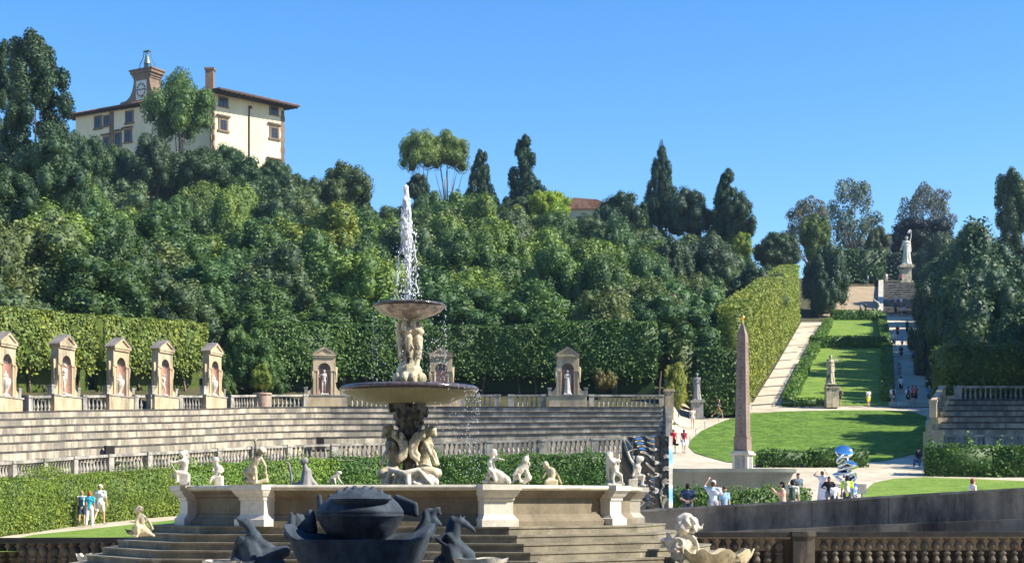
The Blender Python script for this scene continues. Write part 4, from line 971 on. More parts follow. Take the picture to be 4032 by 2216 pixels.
for z in np.arange(zf(1700), zf(1350), .23):      # incised signs down two faces
    for rz_ in (0, math.pi/2):
        wz = lerp(.70, .48, (z-zf(1719))/(zf(1322)-zf(1719)))
        m_.M = Matrix.Rotation(rz_, 4, 'Z')
        m_.box(random.uniform(-.04, .04)*1.5, -wz/2-.002, z, random.uniform(.06, .2), .012, random.uniform(.05, .14)); 
        m_.box(0, wz/2+.002, z, random.uniform(.06, .2), .012, random.uniform(.05, .14))
m_.build('incised_signs', M['sandstone'], ob)
m_ = MB(); m_.ell((0, 0, zf(1251)), .13, 12); m_.tube([(0, 0, zf(1280)), (0, 0, zf(1255))], [.06, .04]); m_.build('gilt_ball', M['gold'], ob, smooth=True)
tz = path_z(80); tb_ = tag(empty('granite_tub', (X(2850, 80), 80, tz)), 'long grey granite basin with flaring ends in front of the obelisk', 'stone basin')
hl = (3135-2572)/2/F*80; m_ = MB(); rs = []; H_ = Z(1846, 80)-tz
for z, l, w_ in ((0, .70, .55), (.12*H_, .76, .75), (.45*H_, .86, .92), (.85*H_, .955, 1.0), (.90*H_, 1.0, 1.06), (H_, 1.0, 1.06), (H_-.02, .95, .9), (.5*H_, .85, .8)):
    r_ = []
    for k in range(28):
        a = 2*math.pi*k/28; ca, sa = math.cos(a), math.sin(a); e = .45
        r_.append((hl*l*math.copysign(abs(ca)**e, ca), 1.3*w_*math.copysign(abs(sa)**.6, sa), z))
    rs.append(r_)
m_.rings(rs); m_.build('bowl', M['tub'], tb_, smooth=True)
# ================================================================== FOUNTAIN
fx, fD = X(1612, 44), 44.0; gz0 = -2.45
PH = [-59, -32, 23, 58, 98, 140, 192, 250]; PHS = [-65, -42, 23, 58, 90, 140, 192, 250]
zc, zfoot = .46, -.575
ft = tag(empty('fountain', (fx, fD, gz0)), 'great stone fountain: stepped octagonal basin, carved column and two round bowls', 'fountain')
def octp(r, ph=PH): return [(r*math.sin(R(p)), -r*math.cos(R(p))) for p in ph]
def octring(m_, prof, ph=PH):
    m_.rings([[(x, y, z) for x, y in octp(r, ph)] for r, z in prof], cap=False)
Z0 = -gz0
steps = [7.35, 7.85, 8.25, 8.65, 9.05, 9.5, 9.9, 10.3]
for i, r_ in enumerate(steps):
    m_ = MB(); zt_ = zfoot-.195*i+Z0
    octring(m_, [(r_, zt_-.195-(.2 if i == 7 else 0)), (r_, zt_-.05), (r_+.03, zt_-.045), (r_+.03, zt_), (r_-.9, zt_)], PHS); m_.build('step', M['step'], ft)
Rb = 6.55
m_ = MB(); octring(m_, [(Rb+.18, zfoot+Z0), (Rb+.18, zfoot+.12+Z0), (Rb+.12, zfoot+.16+Z0), (Rb+.04, zfoot+.22+Z0), (Rb+.02, zfoot+.27+Z0), (Rb-.03, zfoot+.3+Z0), (Rb-.03, zc-.33+Z0), (Rb+.04, zc-.30+Z0), (Rb+.08, zc-.24+Z0), (Rb+.18, zc-.17+Z0), (Rb+.20, zc-.13+Z0), (Rb-.5, zc-.13+Z0)])
m_.build('basin_wall', M['basin'], ft)
m_ = MB(); octring(m_, [(Rb-.4, zc-.14+Z0), (Rb+.27, zc-.14+Z0), (Rb+.33, zc-.10+Z0), (Rb+.34, zc-.06+Z0), (Rb+.31, zc-.015+Z0), (Rb+.24, zc+Z0), (Rb-.42, zc+Z0), (Rb-.45, zc-.6+Z0)]); m_.build('coping', M['coping'], ft)
m_ = MB(); m_.prism([(x, y) for x, y in octp(Rb-.43)], zc-.42+Z0, zc-.40+Z0); m_.build('pool_water', M['wet'], ft)
for i, p in enumerate(PH):
    m_ = MB(); a = R(p); wv = .78 if i in (1, 2) else .62
    m_.M = Matrix.Translation((Rb*math.sin(a), -Rb*math.cos(a), 0)) @ Matrix.Rotation(a, 4, 'Z')
    def sec(z, o_, k): return [(x*wv*k/2, y, z+Z0) for x, y in ((-1, -.0-o_), (1, -.0-o_), (1, .35), (-1, .35))]
    h = zc-zfoot
    m_.rings([sec(zfoot+z, o_, k) for z, o_, k in ((0, .28, 1.26), (.17, .28, 1.26), (.19, .25, 1.18), (.27, .18, 1.04), (.30, .16, 1.0), (h-.40, .16, 1.0), (h-.38, .20, 1.05), (h-.32, .20, 1.05), (h-.28, .26, 1.14), (h-.20, .32, 1.24), (h-.14, .35, 1.30), (h-.13, .40, 1.34), (h+.004, .40, 1.34))])
    m_.build('pilaster', M['white_stone'], ft)
def fz(py): return Z(py, fD)+Z0
# stem, lower part: wet dark core, four seated winged figures round it
def org(name, caps, mat, parent, vox, loc=None, it=2, rz=0, ells=()):
    m_ = MB()
    for c in caps: m_.cap(*c)
    for e in ells: m_.ell(*e)
    o = m_.build(name, mat, parent, loc, rz, smooth='all'); return remesh(o, vox, it)
px_ = fD/F
m_ = MB()
for k in range(60):
    t_ = k/60; z = lerp(fz(1860), fz(1600), t_); rr_ = .16+.52*max(0, (t_-.4)/.6)**1.3
    a = k*2.4; m_.ell((math.cos(a)*rr_*.8, math.sin(a)*rr_*.8, z), (.07+.05*random.random(), .08, .10+.08*random.random()), 8)
m_.cap((0, 0, fz(1905)), (0, 0, fz(1700)), .20, .24); m_.cap((0, 0, fz(1700)), (0, 0, fz(1600)), .26, .60)
remesh(m_.build('lower_stem', M['wet'], ft, smooth='all'), .035)
def harpy(ang, parent):
    """seated winged figure, back to the core, folded legs; local x outwards"""
    c = []
    c += [((.48, 0, .40), (.42, 0, .72), .25, .17), ((.42, 0, .72), (.50, 0, 1.12), .17, .21), ((.50, 0, 1.12), (.56, 0, 1.32), .18, .10)]
    c += [((.60, 0, 1.50), (.64, 0, 1.56), .13, .15), ((.70, 0, 1.50), (.74, 0, 1.42), .09, .06), ((.54, 0, 1.62), (.50, 0, 1.46), .12, .10)]
    for s_ in (-1, 1):
        c += [((.46, s_*.15, .40), (.74, s_*.24, .33), .22, .16), ((.74, s_*.24, .33), (.50, s_*.28, .06), .16, .11), ((.5, s_*.28, .05), (.70, s_*.32, .03), .09, .07)]
        c += [((.50, s_*.22, 1.16), (.66, s_*.32, .88), .09, .08), ((.66, s_*.32, .88), (.78, s_*.2, .60), .075, .06)]
        for off, P_ in ((0, ((.44, 1.50), (.26, 1.42), (.13, 1.22), (.10, 1.0), (.15, .82), (.28, .72))), (.03, ((.44, 1.38), (.30, 1.28), (.22, 1.10), (.22, .94), (.30, .84)))):
            for (xa, za), (xb, zb) in zip(P_, P_[1:]): c.append(((xa, s_*(.34-off), za), (xb, s_*(.34-off), zb), .085, .085))
    return org('winged_figure', c, M['marble_aged'], parent, .028, (0, 0, fz(1908)), 1, ang)
for a in (-172, -8, 82):
    o_ = harpy(R(a), ft); o_.scale = (1.02, .88, 1.0)
# festoon of small figures at the foot of the stem, sunlit
c = []
for k in range(14):
    a = R(-150+k*9.5); rr_ = .62; x, y = rr_*math.cos(a), rr_*math.sin(a); c.append(((x*.7, y*.7, .30), (x, y, .30 if k % 2 else .06), .09, .07))
c += [((-.5, -.5, .42), (-.1, -.75, .32), .09, .09), ((-.1, -.75, .32), (.3, -.66, .42), .09, .08), ((.3, -.66, .42), (.62, -.5, .05), .08, .1), ((-.5, -.5, .42), (-.62, -.4, .05), .08, .08), ((0, -.7, .3), (.02, -.78, .0), .1, .1)]
c += [((.30, -.45, .0), (.62, -.35, .16), .20, .17), ((.62, -.35, .16), (.70, -.1, .08), .17, .17), ((-.66, -.3, .1), (-.5, -.1, .2), .15, .15)]
org('carved_swags', c, M['marble'], ft, .03, (0, 0, fz(1908)))
# bowls
def bowl(name, cpy, R_, depth, rimh, mat, flat):
    z = fz(cpy); root_ = empty(name, (0, 0, z)); root_.parent = ft; KIDS.setdefault(ft.name, []).append(root_)
    n_ = 56; m_ = MB()
    m_.lathe([(R_*flat, -depth), (R_*(flat+.18), -depth*.93), (R_*.72, -depth*.62), (R_*.90, -depth*.30), (R_*.965, -.03), (R_*.93, -.02), (R_*.6, -.12), (.05, -.2)], n=n_); m_.build('bowl_body', mat, root_, smooth=True)
    m_ = MB(); pr = [(R_*.95+rimh*.55*math.cos(R(a))*1.3, rimh*.5*math.sin(R(a))+rimh*.30) for a in range(-180, 181, 30)]
    m_.lathe(pr, n=n_, cap=False); m_.build('rim', M['rim'], root_, smooth='all')
    m_ = MB(); m_.lathe([(R_*.93, -.02+rimh*.3), (.02, -.02+rimh*.3)], n=n_, cap=False); m_.build('water_surface', M['wet'], root_)
bowl('lower_bowl', 1540, 1.98, .36, .17, M['bowl_low'], .40)
bowl('upper_bowl', 1207, 1.04, .36, .09, M['bowl_up'], .22)
# upper stem
m_ = MB()
zl, zu_ = fz(1505), fz(1262)
def sp(py): return fz(py)
for (py, r0, r1_) in ((1505, .44, .44), (1480, .42, .40)): m_.cap((0, 0, sp(py)), (0, 0, sp(py-10)), r0, r1_)
for k in range(10):
    a = k*.63; m_.ell((.38*math.cos(a), .38*math.sin(a), sp(1490)), (.12, .12, .17), 8)
m_.cap((0, 0, sp(1480)), (0, 0, sp(1440)), .32, .27); m_.cap((0, 0, sp(1440)), (0, 0, sp(1390)), .27, .30); m_.cap((0, 0, sp(1390)), (0, 0, sp(1300)), .26, .30); m_.cap((0, 0, sp(1300)), (0, 0, sp(1265)), .28, .22)
for k in range(7):      # leaning cherub bodies hugging the stem
    a = R(-90+k*51.4); ca, sa = math.cos(a), math.sin(a)
    m_.cap((.25*ca, .25*sa, sp(1405)), (.30*ca, .30*sa, sp(1335)), .11, .11); m_.ell((.34*ca, .34*sa, sp(1305)), .10, 9); m_.cap((.25*ca, .25*sa, sp(1400)), (.20*ca, .20*sa, sp(1455)), .10, .06)
    m_.cap((.3*ca, .3*sa, sp(1340)), (.37*math.cos(a+.35), .37*math.sin(a+.35), sp(1375)), .05, .04); m_.ell((.30*math.cos(a+.45), .30*math.sin(a+.45), sp(1285)), (.09, .09, .16), 8)
remesh(m_.build('upper_stem', M['marble_aged'], ft, smooth='all'), .026, 1)
m_ = MB(); m_.tube([(0, 0, fz(1205)), (0, 0, fz(1120))], [.05, .03]); m_.build('jet_pipe', M['iron'], ft)
# water
wj = tag(empty('water_jet', (fx, fD, fz(1190)+gz0)), 'white foaming jet of water rising above the upper bowl', 'water jet')
def ico_mesh(pts, sizes, stretch=1.0, nseg=5):
    m_ = MB()
    for p, s_ in zip(pts, sizes): m_.ell(p, (s_, s_, s_*stretch), nseg)
    return m_
pts, sz = [], []; hj = (1190-737)*px_
for k in range(900):
    f = random.random()**.8; zz = hj*(.30+.70*f) if k % 3 else hj*random.random()
    wdt = .04+.075*max(0, math.sin(math.pi*min(1, max(0, (zz/hj-.30)/.68))))**1.2
    xx = -.10*(zz/hj)
    pts.append((xx+random.gauss(0, wdt*.62), random.gauss(0, wdt*.62), zz)); sz.append(random.uniform(.010, .030))
m_ = ico_mesh(pts, sz, 3.0)
m_.tube([(0, 0, hj*.16), (-.03, 0, hj*.3), (-.05, 0, hj*.5), (-.075, 0, hj*.7), (-.09, 0, hj*.9), (-.10, 0, hj)], [.025, .03, .04, .055, .035, .006], 8)
m_.build('jet_column', M['foam'], wj, smooth='all')
for q in range(7):
    m_ = MB(); rr_ = random.Random(q+20); ph_ = rr_.uniform(0, 6.28); P_ = []
    for k in range(26):
        f = k/25; w_ = .02+.085*max(0, math.sin(math.pi*min(1, max(0, (f-.25)/.75))))
        P_.append((-.10*f+w_*math.cos(ph_+f*3)+rr_.uniform(-.012, .012), w_*math.sin(ph_+f*3), hj*(.2+.78*f*rr_.uniform(.97, 1))))
    P_.sort(key=lambda v: v[2]); m_.tube(P_, [rr_.uniform(.008, .024) for _ in P_], 5); m_.build('jet_strand', M['foam'], wj, smooth='all')
for dx, seed in ((-.22, 1), (.14, 2)):
    rr_ = random.Random(seed); m_ = MB(); z_ = hj*.62; x_ = dx*.35; P_ = []
    while z_ > .1: P_.append((x_, rr_.uniform(-.05, .05), z_)); x_ = dx+rr_.uniform(-.05, .05)+dx*.8*(1-z_/(hj*.62)); z_ -= rr_.uniform(.10, .2)
    m_.tube(P_, [rr_.uniform(.008, .028) for _ in P_], 5); m_.build('falling_strand', M['foam'], wj, smooth='all')
pts, sz = [], []
for k in range(520):
    zz = hj*random.random()**1.3*.75; sp_ = .12+.22*(1-zz/hj/.75)
    pts.append((random.gauss(-.05, sp_*.7), random.gauss(0, sp_*.7), zz)); sz.append(random.uniform(.006, .017))
tag(ico_mesh(pts, sz, 1.6).build('spray_drops', M['foam'], wj, smooth='all'), kind='stuff')
for nm, R_, zt_, zb_, cnt, lab, side in (('dripping_water', 1.07, 1205, 1500, 480, 'thin curtain of drops falling from the rim of the upper bowl', 0), ('dripping_water', 2.02, 1535, 1900, 260, 'sparse drops falling from the right rim of the lower bowl', 1)):
    pts, sz = [], []
    for k in range(cnt):
        a = random.choice([random.gauss(-.35, .35), random.gauss(3.3, .3), random.uniform(0, 6.28)]) if not side else random.gauss(-.5, .4)
        zz = lerp(fz(zt_), fz(zb_), random.random()**(1.2 if side else .8))+gz0
        pts.append((R_*math.cos(a)*random.uniform(.96, 1.02) if random.random() < .6 or side else random.gauss(0, .55), R_*math.sin(a), zz-(fz(zt_)+gz0))); sz.append(random.uniform(.004, .010))
    tag(ico_mesh(pts, sz, 2.0, 4).build(nm, M['foam'], None, (fx, fD, fz(zt_)+gz0), smooth='all'), lab, 'falling water')
# ================================================================== FIGURES TRACED IN PLACE (statues)
def traced(name, D, ox_, oy_, caps, label, cat='statue', mat='marble', vox=.022, group=None, it=1, extra=None, z=None):
    """skeleton points are (column, row, depth) offsets from the foot point ox_,oy_ in photo pixels at distance D, radii in the same unit"""
    k = D/F; m_ = MB()
    for c in caps:
        (x0, y0, d0), (x1, y1, d1), r0, r1_ = c
        m_.cap(((x0-ox_)*k, d0*k, (oy_-y0)*k), ((x1-ox_)*k, d1*k, (oy_-y1)*k), r0*k, r1_*k)
    if extra: extra(m_, k)
    base = W(ox_, oy_, D)
    if z is not None: base.z = z
    o = m_.build(name, M[mat], None, base, smooth='all'); remesh(o, vox, it); tag(o, label, cat, group); return o
G = 'putti and figures seated on the basin coping'
def blk(cx, cy, w_, h_, d_, ox_, oy_): return lambda m_, k: m_.box((cx-ox_)*k, 0, (oy_-cy)*k, w_*k, d_*k, h_*k)
def coping_D(px):   # where the coping passes in this photo column
    best = 40; PP = octp(Rb+.0)
    for i in (0, 1, 2, 3):
        a, b = PP[i], PP[i+1]
        for t_ in np.linspace(0, 1, 60):
            x, y = lerp(a[0], b[0], t_)+fx, lerp(a[1], b[1], t_)+fD
            if abs(HX+x/y*F-px) < 6: return y
    return best
d_ = coping_D(720)
traced('cherub_statue', d_, 722, 1924, [((722, 1875, 0), (728, 1835, 0), 15, 16), ((728, 1835, 0), (725, 1815, 0), 15, 9), ((718, 1800, -4), (722, 1796, 0), 13, 12), ((728, 1790, 3), (732, 1798, 5), 9, 9),
  ((722, 1826, -12), (698, 1832, -16), 7, 5), ((698, 1832, -16), (678, 1833, -22), 5, 4.5), ((728, 1826, 12), (700, 1838, -8), 7, 5), ((668, 1812, -20), (676, 1832, -22), 3, 3), ((676, 1832, -22), (680, 1842, -22), 3, 3), ((680, 1842, -22), (694, 1862, -20), 3, 2.5),
  ((718, 1874, -8), (698, 1872, -18), 11, 8), ((698, 1872, -18), (702, 1905, -20), 7, 5), ((702, 1908, -20), (696, 1914, -24), 5, 4), ((700, 1870, -10), (680, 1888, -8), 8, 5), ((680, 1888, -8), (668, 1892, -8), 5, 3)],
  'seated cherub drawing a bow, at the left end of the basin coping', group=G, extra=blk(727, 1900, 38, 48, 36, 722, 1924), z=zc)
d_ = coping_D(850)
traced('cherub_statue', d_, 858, 1920, [((855, 1882, 0), (858, 1852, 0), 14, 15), ((858, 1852, 0), (852, 1835, 0), 15, 8), ((845, 1824, 0), (850, 1820, 0), 13, 14), ((852, 1815, 5), (846, 1813, 4), 8, 8), ((868, 1845, 0), (878, 1862, -4), 7, 6), ((878, 1862, -4), (870, 1872, -14), 5, 4),
  ((846, 1846, 0), (840, 1862, -10), 7, 5), ((850, 1885, -6), (835, 1892, -16), 9, 7), ((835, 1892, -16), (828, 1912, -18), 7, 5)], 'small seated cherub seen from behind, between bow cherub and raised-arm cherub', group=G, extra=blk(862, 1902, 34, 38, 32, 858, 1920), z=zc)
d_ = coping_D(1005)
traced('cherub_statue', d_, 1005, 1912, [((990, 1855, 0), (1008, 1815, 0), 17, 18), ((1008, 1815, 0), (1020, 1792, 0), 17, 10), ((1030, 1778, -4), (1036, 1780, 0), 15, 14), ((1032, 1768, 2), (1042, 1776, 4), 9, 9), ((1006, 1795, -8), (1008, 1765, -10), 7, 6), ((1008, 1765, -10), (1006, 1742, -8), 5.5, 5), ((1004, 1738, -6), (1012, 1732, -4), 6, 4),
  ((1028, 1808, 0), (1046, 1838, -6), 8, 6), ((1046, 1838, -6), (1048, 1868, -10), 6, 5), ((992, 1858, 0), (1010, 1866, -16), 12, 9), ((1008, 1850, -16), (1012, 1898, -18), 8, 6), ((1012, 1898, -18), (1014, 1904, -24), 6, 5),
  ((968, 1862, 4), (985, 1880, 4), 14, 18), ((970, 1895, 0), (1000, 1898, 0), 12, 14), ((1020, 1900, 0), (1050, 1892, 0), 10, 8), ((1050, 1872, 0), (1052, 1900, 0), 5, 5), ((1022, 1874, 0), (1050, 1872, 0), 4, 4), ((985, 1862, 0), (978, 1850, 0), 8, 6)],
  'cherub with one arm raised, bracing on a basket at the second pilaster', group=G, mat='marble_aged', z=zc)
traced('harpy_statue', 47, 1200, 1912, [((1205, 1890, 0), (1208, 1845, 0), 30, 20), ((1208, 1845, 0), (1200, 1820, 0), 17, 9), ((1197, 1802, 0), (1200, 1800, 0), 16, 15), ((1188, 1812, -4), (1186, 1808, -4), 4, 3), ((1150, 1905, 0), (1190, 1895, 0), 12, 22), ((1148, 1890, 0), (1146, 1850, 0), 8, 6), ((1146, 1850, 0), (1136, 1812, 0), 6, 6), ((1136, 1812, 0), (1126, 1806, 0), 5, 4),
  ((1215, 1870, 0), (1240, 1895, 0), 18, 12), ((1240, 1895, 0), (1268, 1908, 0), 9, 4)], 'grey shaded sphinx-like woman with a curled swan neck inside the basin', mat='grey_marble', group=None, z=zc-.03)
d_ = coping_D(1320)
traced('cherub_statue', d_, 1320, 1912, [((1308, 1886, 0), (1328, 1872, 0), 10, 10), ((1334, 1862, 0), (1338, 1862, 0), 9, 9), ((1308, 1886, 0), (1296, 1902, -4), 7, 4), ((1318, 1890, -8), (1322, 1906, -10), 6, 4), ((1328, 1878, 0), (1344, 1900, -4), 6, 4), ((1344, 1900, -4), (1352, 1906, -6), 4, 3), ((1296, 1902, -2), (1284, 1906, 0), 4, 3)],
  'tiny crawling cherub on the coping left of the central column', group=G, z=zc)
d_ = coping_D(1955)
traced('figure_statue', d_, 1955, 1908, [((1940, 1862, 0), (1932, 1825, 0), 16, 15), ((1932, 1825, 0), (1938, 1802, 0), 14, 8), ((1938, 1786, 0), (1944, 1780, 0), 14, 14), ((1946, 1776, 4), (1952, 1790, 4), 9, 8), ((1944, 1808, -4), (1962, 1806, -14), 7, 6), ((1962, 1806, -14), (1984, 1812, -18), 5, 4.5), ((1926, 1815, 4), (1930, 1845, 10), 7, 6),
  ((1940, 1858, 0), (1965, 1872, 0), 20, 22), ((1965, 1872, 0), (1995, 1888, 0), 22, 16), ((1995, 1888, 0), (2006, 1898, -8), 12, 8), ((1940, 1862, -14), (1952, 1892, -20), 10, 7), ((1925, 1870, 0), (1915, 1895, 0), 12, 8), ((1914, 1898, 0), (1990, 1900, 0), 8, 6), ((1905, 1896, -4), (1918, 1898, -4), 8, 8), ((1928, 1850, -14), (1936, 1858, -16), 9, 8)],
  'draped figure twisting with an arm stretched right, above the third pilaster', group=G, z=zc)
d_ = coping_D(2062)
traced('goose_and_child_statue', d_, 2062, 1908, [((2068, 1812, -2), (2072, 1806, 0), 14, 13), ((2084, 1822, -2), (2086, 1832, -2), 5, 3), ((2066, 1824, 0), (2048, 1850, 0), 12, 18), ((2048, 1850, 0), (2030, 1880, 0), 18, 12), ((2030, 1880, 0), (2018, 1900, 0), 9, 5), ((2078, 1835, 0), (2072, 1850, 0), 6, 7), ((2072, 1850, 0), (2080, 1880, 0), 9, 15), ((2080, 1880, 0), (2064, 1894, 0), 15, 12), ((2078, 1776, 4), (2080, 1806, 4), 2, 3), ((2036, 1850, -10), (2022, 1868, -12), 8, 6), ((2040, 1870, -10), (2050, 1895, -12), 8, 6)],
  'child embracing a goose, third statue from the right of the column', group=G, z=zc)
d_ = coping_D(2172)
traced('cherub_statue', d_, 2172, 1906, [((2172, 1880, 0), (2172, 1852, 0), 15, 17), ((2172, 1852, 0), (2158, 1838, 0), 15, 8), ((2150, 1828, -2), (2148, 1824, -2), 13, 13), ((2158, 1850, 0), (2146, 1862, -6), 7, 5), ((2146, 1862, -6), (2134, 1880, -10), 5, 4), ((2184, 1850, 4), (2198, 1872, 6), 7, 6), ((2198, 1872, 6), (2210, 1900, 8), 5.5, 4.5), ((2160, 1884, -14), (2150, 1892, -20), 8, 6)],
  'cherub with bare back leaning on a low block, alone before the dark hedge', group=G, mat='marble_aged', extra=blk(2170, 1896, 52, 22, 36, 2172, 1906), z=zc)
d_ = coping_D(2425)
traced('cherub_statue', d_, 2420, 1904, [((2420, 1842, 0), (2412, 1808, 0), 13, 16), ((2412, 1808, 0), (2404, 1794, 0), 12, 9), ((2396, 1786, -2), (2400, 1782, 0), 14, 14), ((2392, 1776, 0), (2408, 1776, 2), 7, 7), ((2404, 1802, -10), (2418, 1816, -18), 7, 6), ((2418, 1816, -18), (2434, 1806, -16), 6, 5), ((2420, 1800, 6), (2440, 1806, 2), 8, 6),
  ((2420, 1844, 0), (2412, 1872, -6), 11, 8), ((2412, 1872, -6), (2418, 1896, -8), 7, 5), ((2424, 1848, 0), (2444, 1862, -8), 10, 8), ((2444, 1862, -8), (2450, 1890, -6), 7, 5), ((2450, 1893, -8), (2456, 1896, -14), 5, 4), ((2392, 1805, 8), (2394, 1890, 8), 9, 7), ((2394, 1890, 6), (2400, 1896, 0), 10, 10), ((2438, 1780, 4), (2436, 1850, 4), 4, 3)],
  'standing cherub with drapery and one knee forward, at the fourth pilaster', group=G, extra=blk(2422, 1900, 66, 9, 30, 2420, 1904), z=zc)
traced('cherub_statue', 44.2, 2508, 1914, [((2502, 1872, 0), (2508, 1836, 0), 13, 15), ((2508, 1836, 0), (2514, 1820, 0), 14, 8), ((2518, 1806, 0), (2522, 1804, 0), 14, 13), ((2512, 1796, 0), (2528, 1800, 2), 8, 9), ((2498, 1826, 0), (2482, 1804, -4), 7, 6), ((2482, 1804, -4), (2472, 1778, -6), 5.5, 5), ((2470, 1776, -6), (2488, 1767, -6), 3, 2.5), ((2488, 1767, -6), (2508, 1764, -6), 2.5, 2),
  ((2520, 1836, 2), (2516, 1858, -8), 7, 5), ((2504, 1876, 0), (2532, 1872, -10), 11, 9), ((2532, 1872, -10), (2528, 1900, -12), 8, 5), ((2528, 1904, -12), (2540, 1908, -14), 5, 4), ((2498, 1846, -8), (2490, 1868, -12), 6, 5)],
  'seated cherub swinging a curved staff, before the mirrored panel', group=G, extra=blk(2492, 1898, 34, 32, 30, 2508, 1914), z=zc)
# ---- left: child sitting on a turtle on the steps
traced('child_on_turtle_statue', 36.6, 555, 2112, [((560, 2080, 0), (560, 2040, 0), 16, 17), ((560, 2040, 0), (548, 2022, 0), 15, 8), ((545, 2008, 0), (550, 2004, 0), 17, 16), ((560, 2030, 6), (586, 2050, 4), 9, 7), ((586, 2050, 4), (600, 2080, 0), 7, 6), ((548, 2034, -10), (540, 2054, -16), 7, 6), ((540, 2054, -16), (520, 2052, -18), 5, 5),
  ((560, 2078, -6), (545, 2070, -22), 12, 10), ((545, 2070, -22), (548, 2100, -22), 9, 7), ((552, 2080, -4), (530, 2078, -14), 11, 9), ((530, 2078, -14), (540, 2100, -18), 8, 6), ((575, 2092, 6), (545, 2094, 6), 20, 20), ((590, 2100, 0), (608, 2108, -4), 9, 5), ((520, 2096, 0), (506, 2092, -4), 11, 9), ((500, 2088, -4), (494, 2080, -6), 4, 3), ((530, 2106, -20), (545, 2110, -24), 7, 6)],
  'child sitting astride a turtle on the left end of the fountain steps', mat='marble_aged', z=Z(2112, 36.6))
# ---- right: shell group in sun
kk = 38.5
traced('monster_head_statue', kk, 2715, 2096, [((2690, 2072, 0), (2705, 2045, 0), 34, 26), ((2705, 2045, 0), (2730, 2052, 0), 24, 20), ((2675, 2040, 0), (2690, 2030, 0), 13, 12), ((2698, 2026, 0), (2714, 2030, 0), 11, 12), ((2725, 2060, -10), (2738, 2090, -14), 10, 6), ((2738, 2060, 0), (2750, 2078, 0), 12, 9), ((2742, 2084, 0), (2762, 2078, 0), 8, 6), ((2762, 2078, 0), (2767, 2062, 0), 5, 4), ((2700, 2050, -22), (2712, 2066, -26), 10, 8), ((2672, 2060, -16), (2684, 2085, -18), 8, 6), ((2720, 2038, -18), (2735, 2056, -22), 8, 6), ((2700, 2092, 0), (2730, 2093, 0), 10, 8)],
  'carved sea monster with an upturned snout crowning the right-hand shell', mat='marble', z=Z(2096, kk), vox=.025)
def scroll(ox_, oy_, D, cx, cy, R0, turns, r0, r1_, dep, sgn=1, n=22, a0=90):
    out = []; prev = None
    for i in range(n+1):
        t_ = i/n; a = R(a0-sgn*360*turns*t_); rr_ = R0*(1-t_*.85); p = (cx+math.cos(a)*rr_, cy-math.sin(a)*rr_, dep)
        if prev: out.append((prev, p, lerp(r0, r1_, t_), lerp(r0, r1_, t_)))
        prev = p
    return out
caps = scroll(0, 0, 0, 2668, 2140, 24, 1.2, 7, 4, -20, 1, a0=120)+[((2655, 2160, -16), (2672, 2178, -14), 10, 8), ((2615, 2128, 0), (2650, 2132, 0), 14, 12), ((2628, 2100, 0), (2636, 2120, 0), 8, 12), ((2606, 2150, 0), (2640, 2138, 0), 8, 12), ((2640, 2160, 0), (2690, 2190, 0), 14, 14), ((2650, 2190, 0), (2680, 2205, 0), 12, 12)]
for k in range(7):      # fluted dome of the back shell
    a = R(175-k*26); caps.append(((2695, 2158, 0), (2695+48*math.cos(a), 2158-60*math.sin(a), 4), 20, 10))
caps += [((2695+52*math.cos(R(a)), 2160-62*math.sin(R(a)), -6), (2695+52*math.cos(R(a-18)), 2160-62*math.sin(R(a-18)), -6), 7, 7) for a in range(165, -10, -18)]
traced('scroll_shell_statue', kk, 2680, 2196, caps, 'upright fluted shell with a dark spiral scroll under the sea monster', cat='shell carving', mat='marble', z=Z(2196, kk), vox=.026)
def flute_bowl(name, cx, rimpy, D, hw_, dep_px, hpx, label, mat, nfl=9, amp=14, sy=.75):
    k = D/F; m_ = MB(); n_ = nfl*8; rs = []
    base = W(cx, rimpy+hpx, D)
    for r_, zf_, am in ((.30, 0, .15), (.55, .12, .4), (.78, .40, .7), (.93, .72, .9), (1.0, 1.0, 1.0), (.96, 1.0, 1.0), (.85, .72, .8), (.55, .35, .4), (.1, .25, 0)):
        ring = []
        for i in range(n_):
            a = 2*math.pi*i/n_; wv = math.cos(a*nfl); wv = math.copysign(abs(wv)**.5, wv)
            ring.append((hw_*k*r_*(1+.03*wv*am)*math.cos(a), hw_*k*sy*r_*(1+.03*wv*am)*math.sin(a), hpx*k*zf_+amp*k*am*wv*.5*zf_))
        rs.append(ring)
    m_.rings(rs); o = m_.build(name, M[mat], None, base, smooth=True); return tag(o, label, 'shell basin')
flute_bowl('shell_basin', 2828, 2168, 38.2, 140, 90, 82, 'large sunlit shell basin with a wavy rim at the bottom right of the fountain', 'marble_aged', nfl=9, amp=20, sy=.55)
flute_bowl('shell_basin', 900, 2206, 31.5, 105, 60, 60, 'pale smooth shell basin at the bottom, left of the big shaded bowl', 'marble', nfl=5, amp=5)
flute_bowl('shell_basin', 1890, 2196, 31.5, 110, 60, 60, 'shaded smooth shell basin at the bottom, right of the big shaded bowl', 'marble', nfl=5, amp=5)
flute_bowl('shell_basin', 350, 2183, 45.5, 50, 40, 46, 'small white wavy-rimmed shell in front of the left balustrade', 'marble', nfl=8, amp=14, sy=.5)
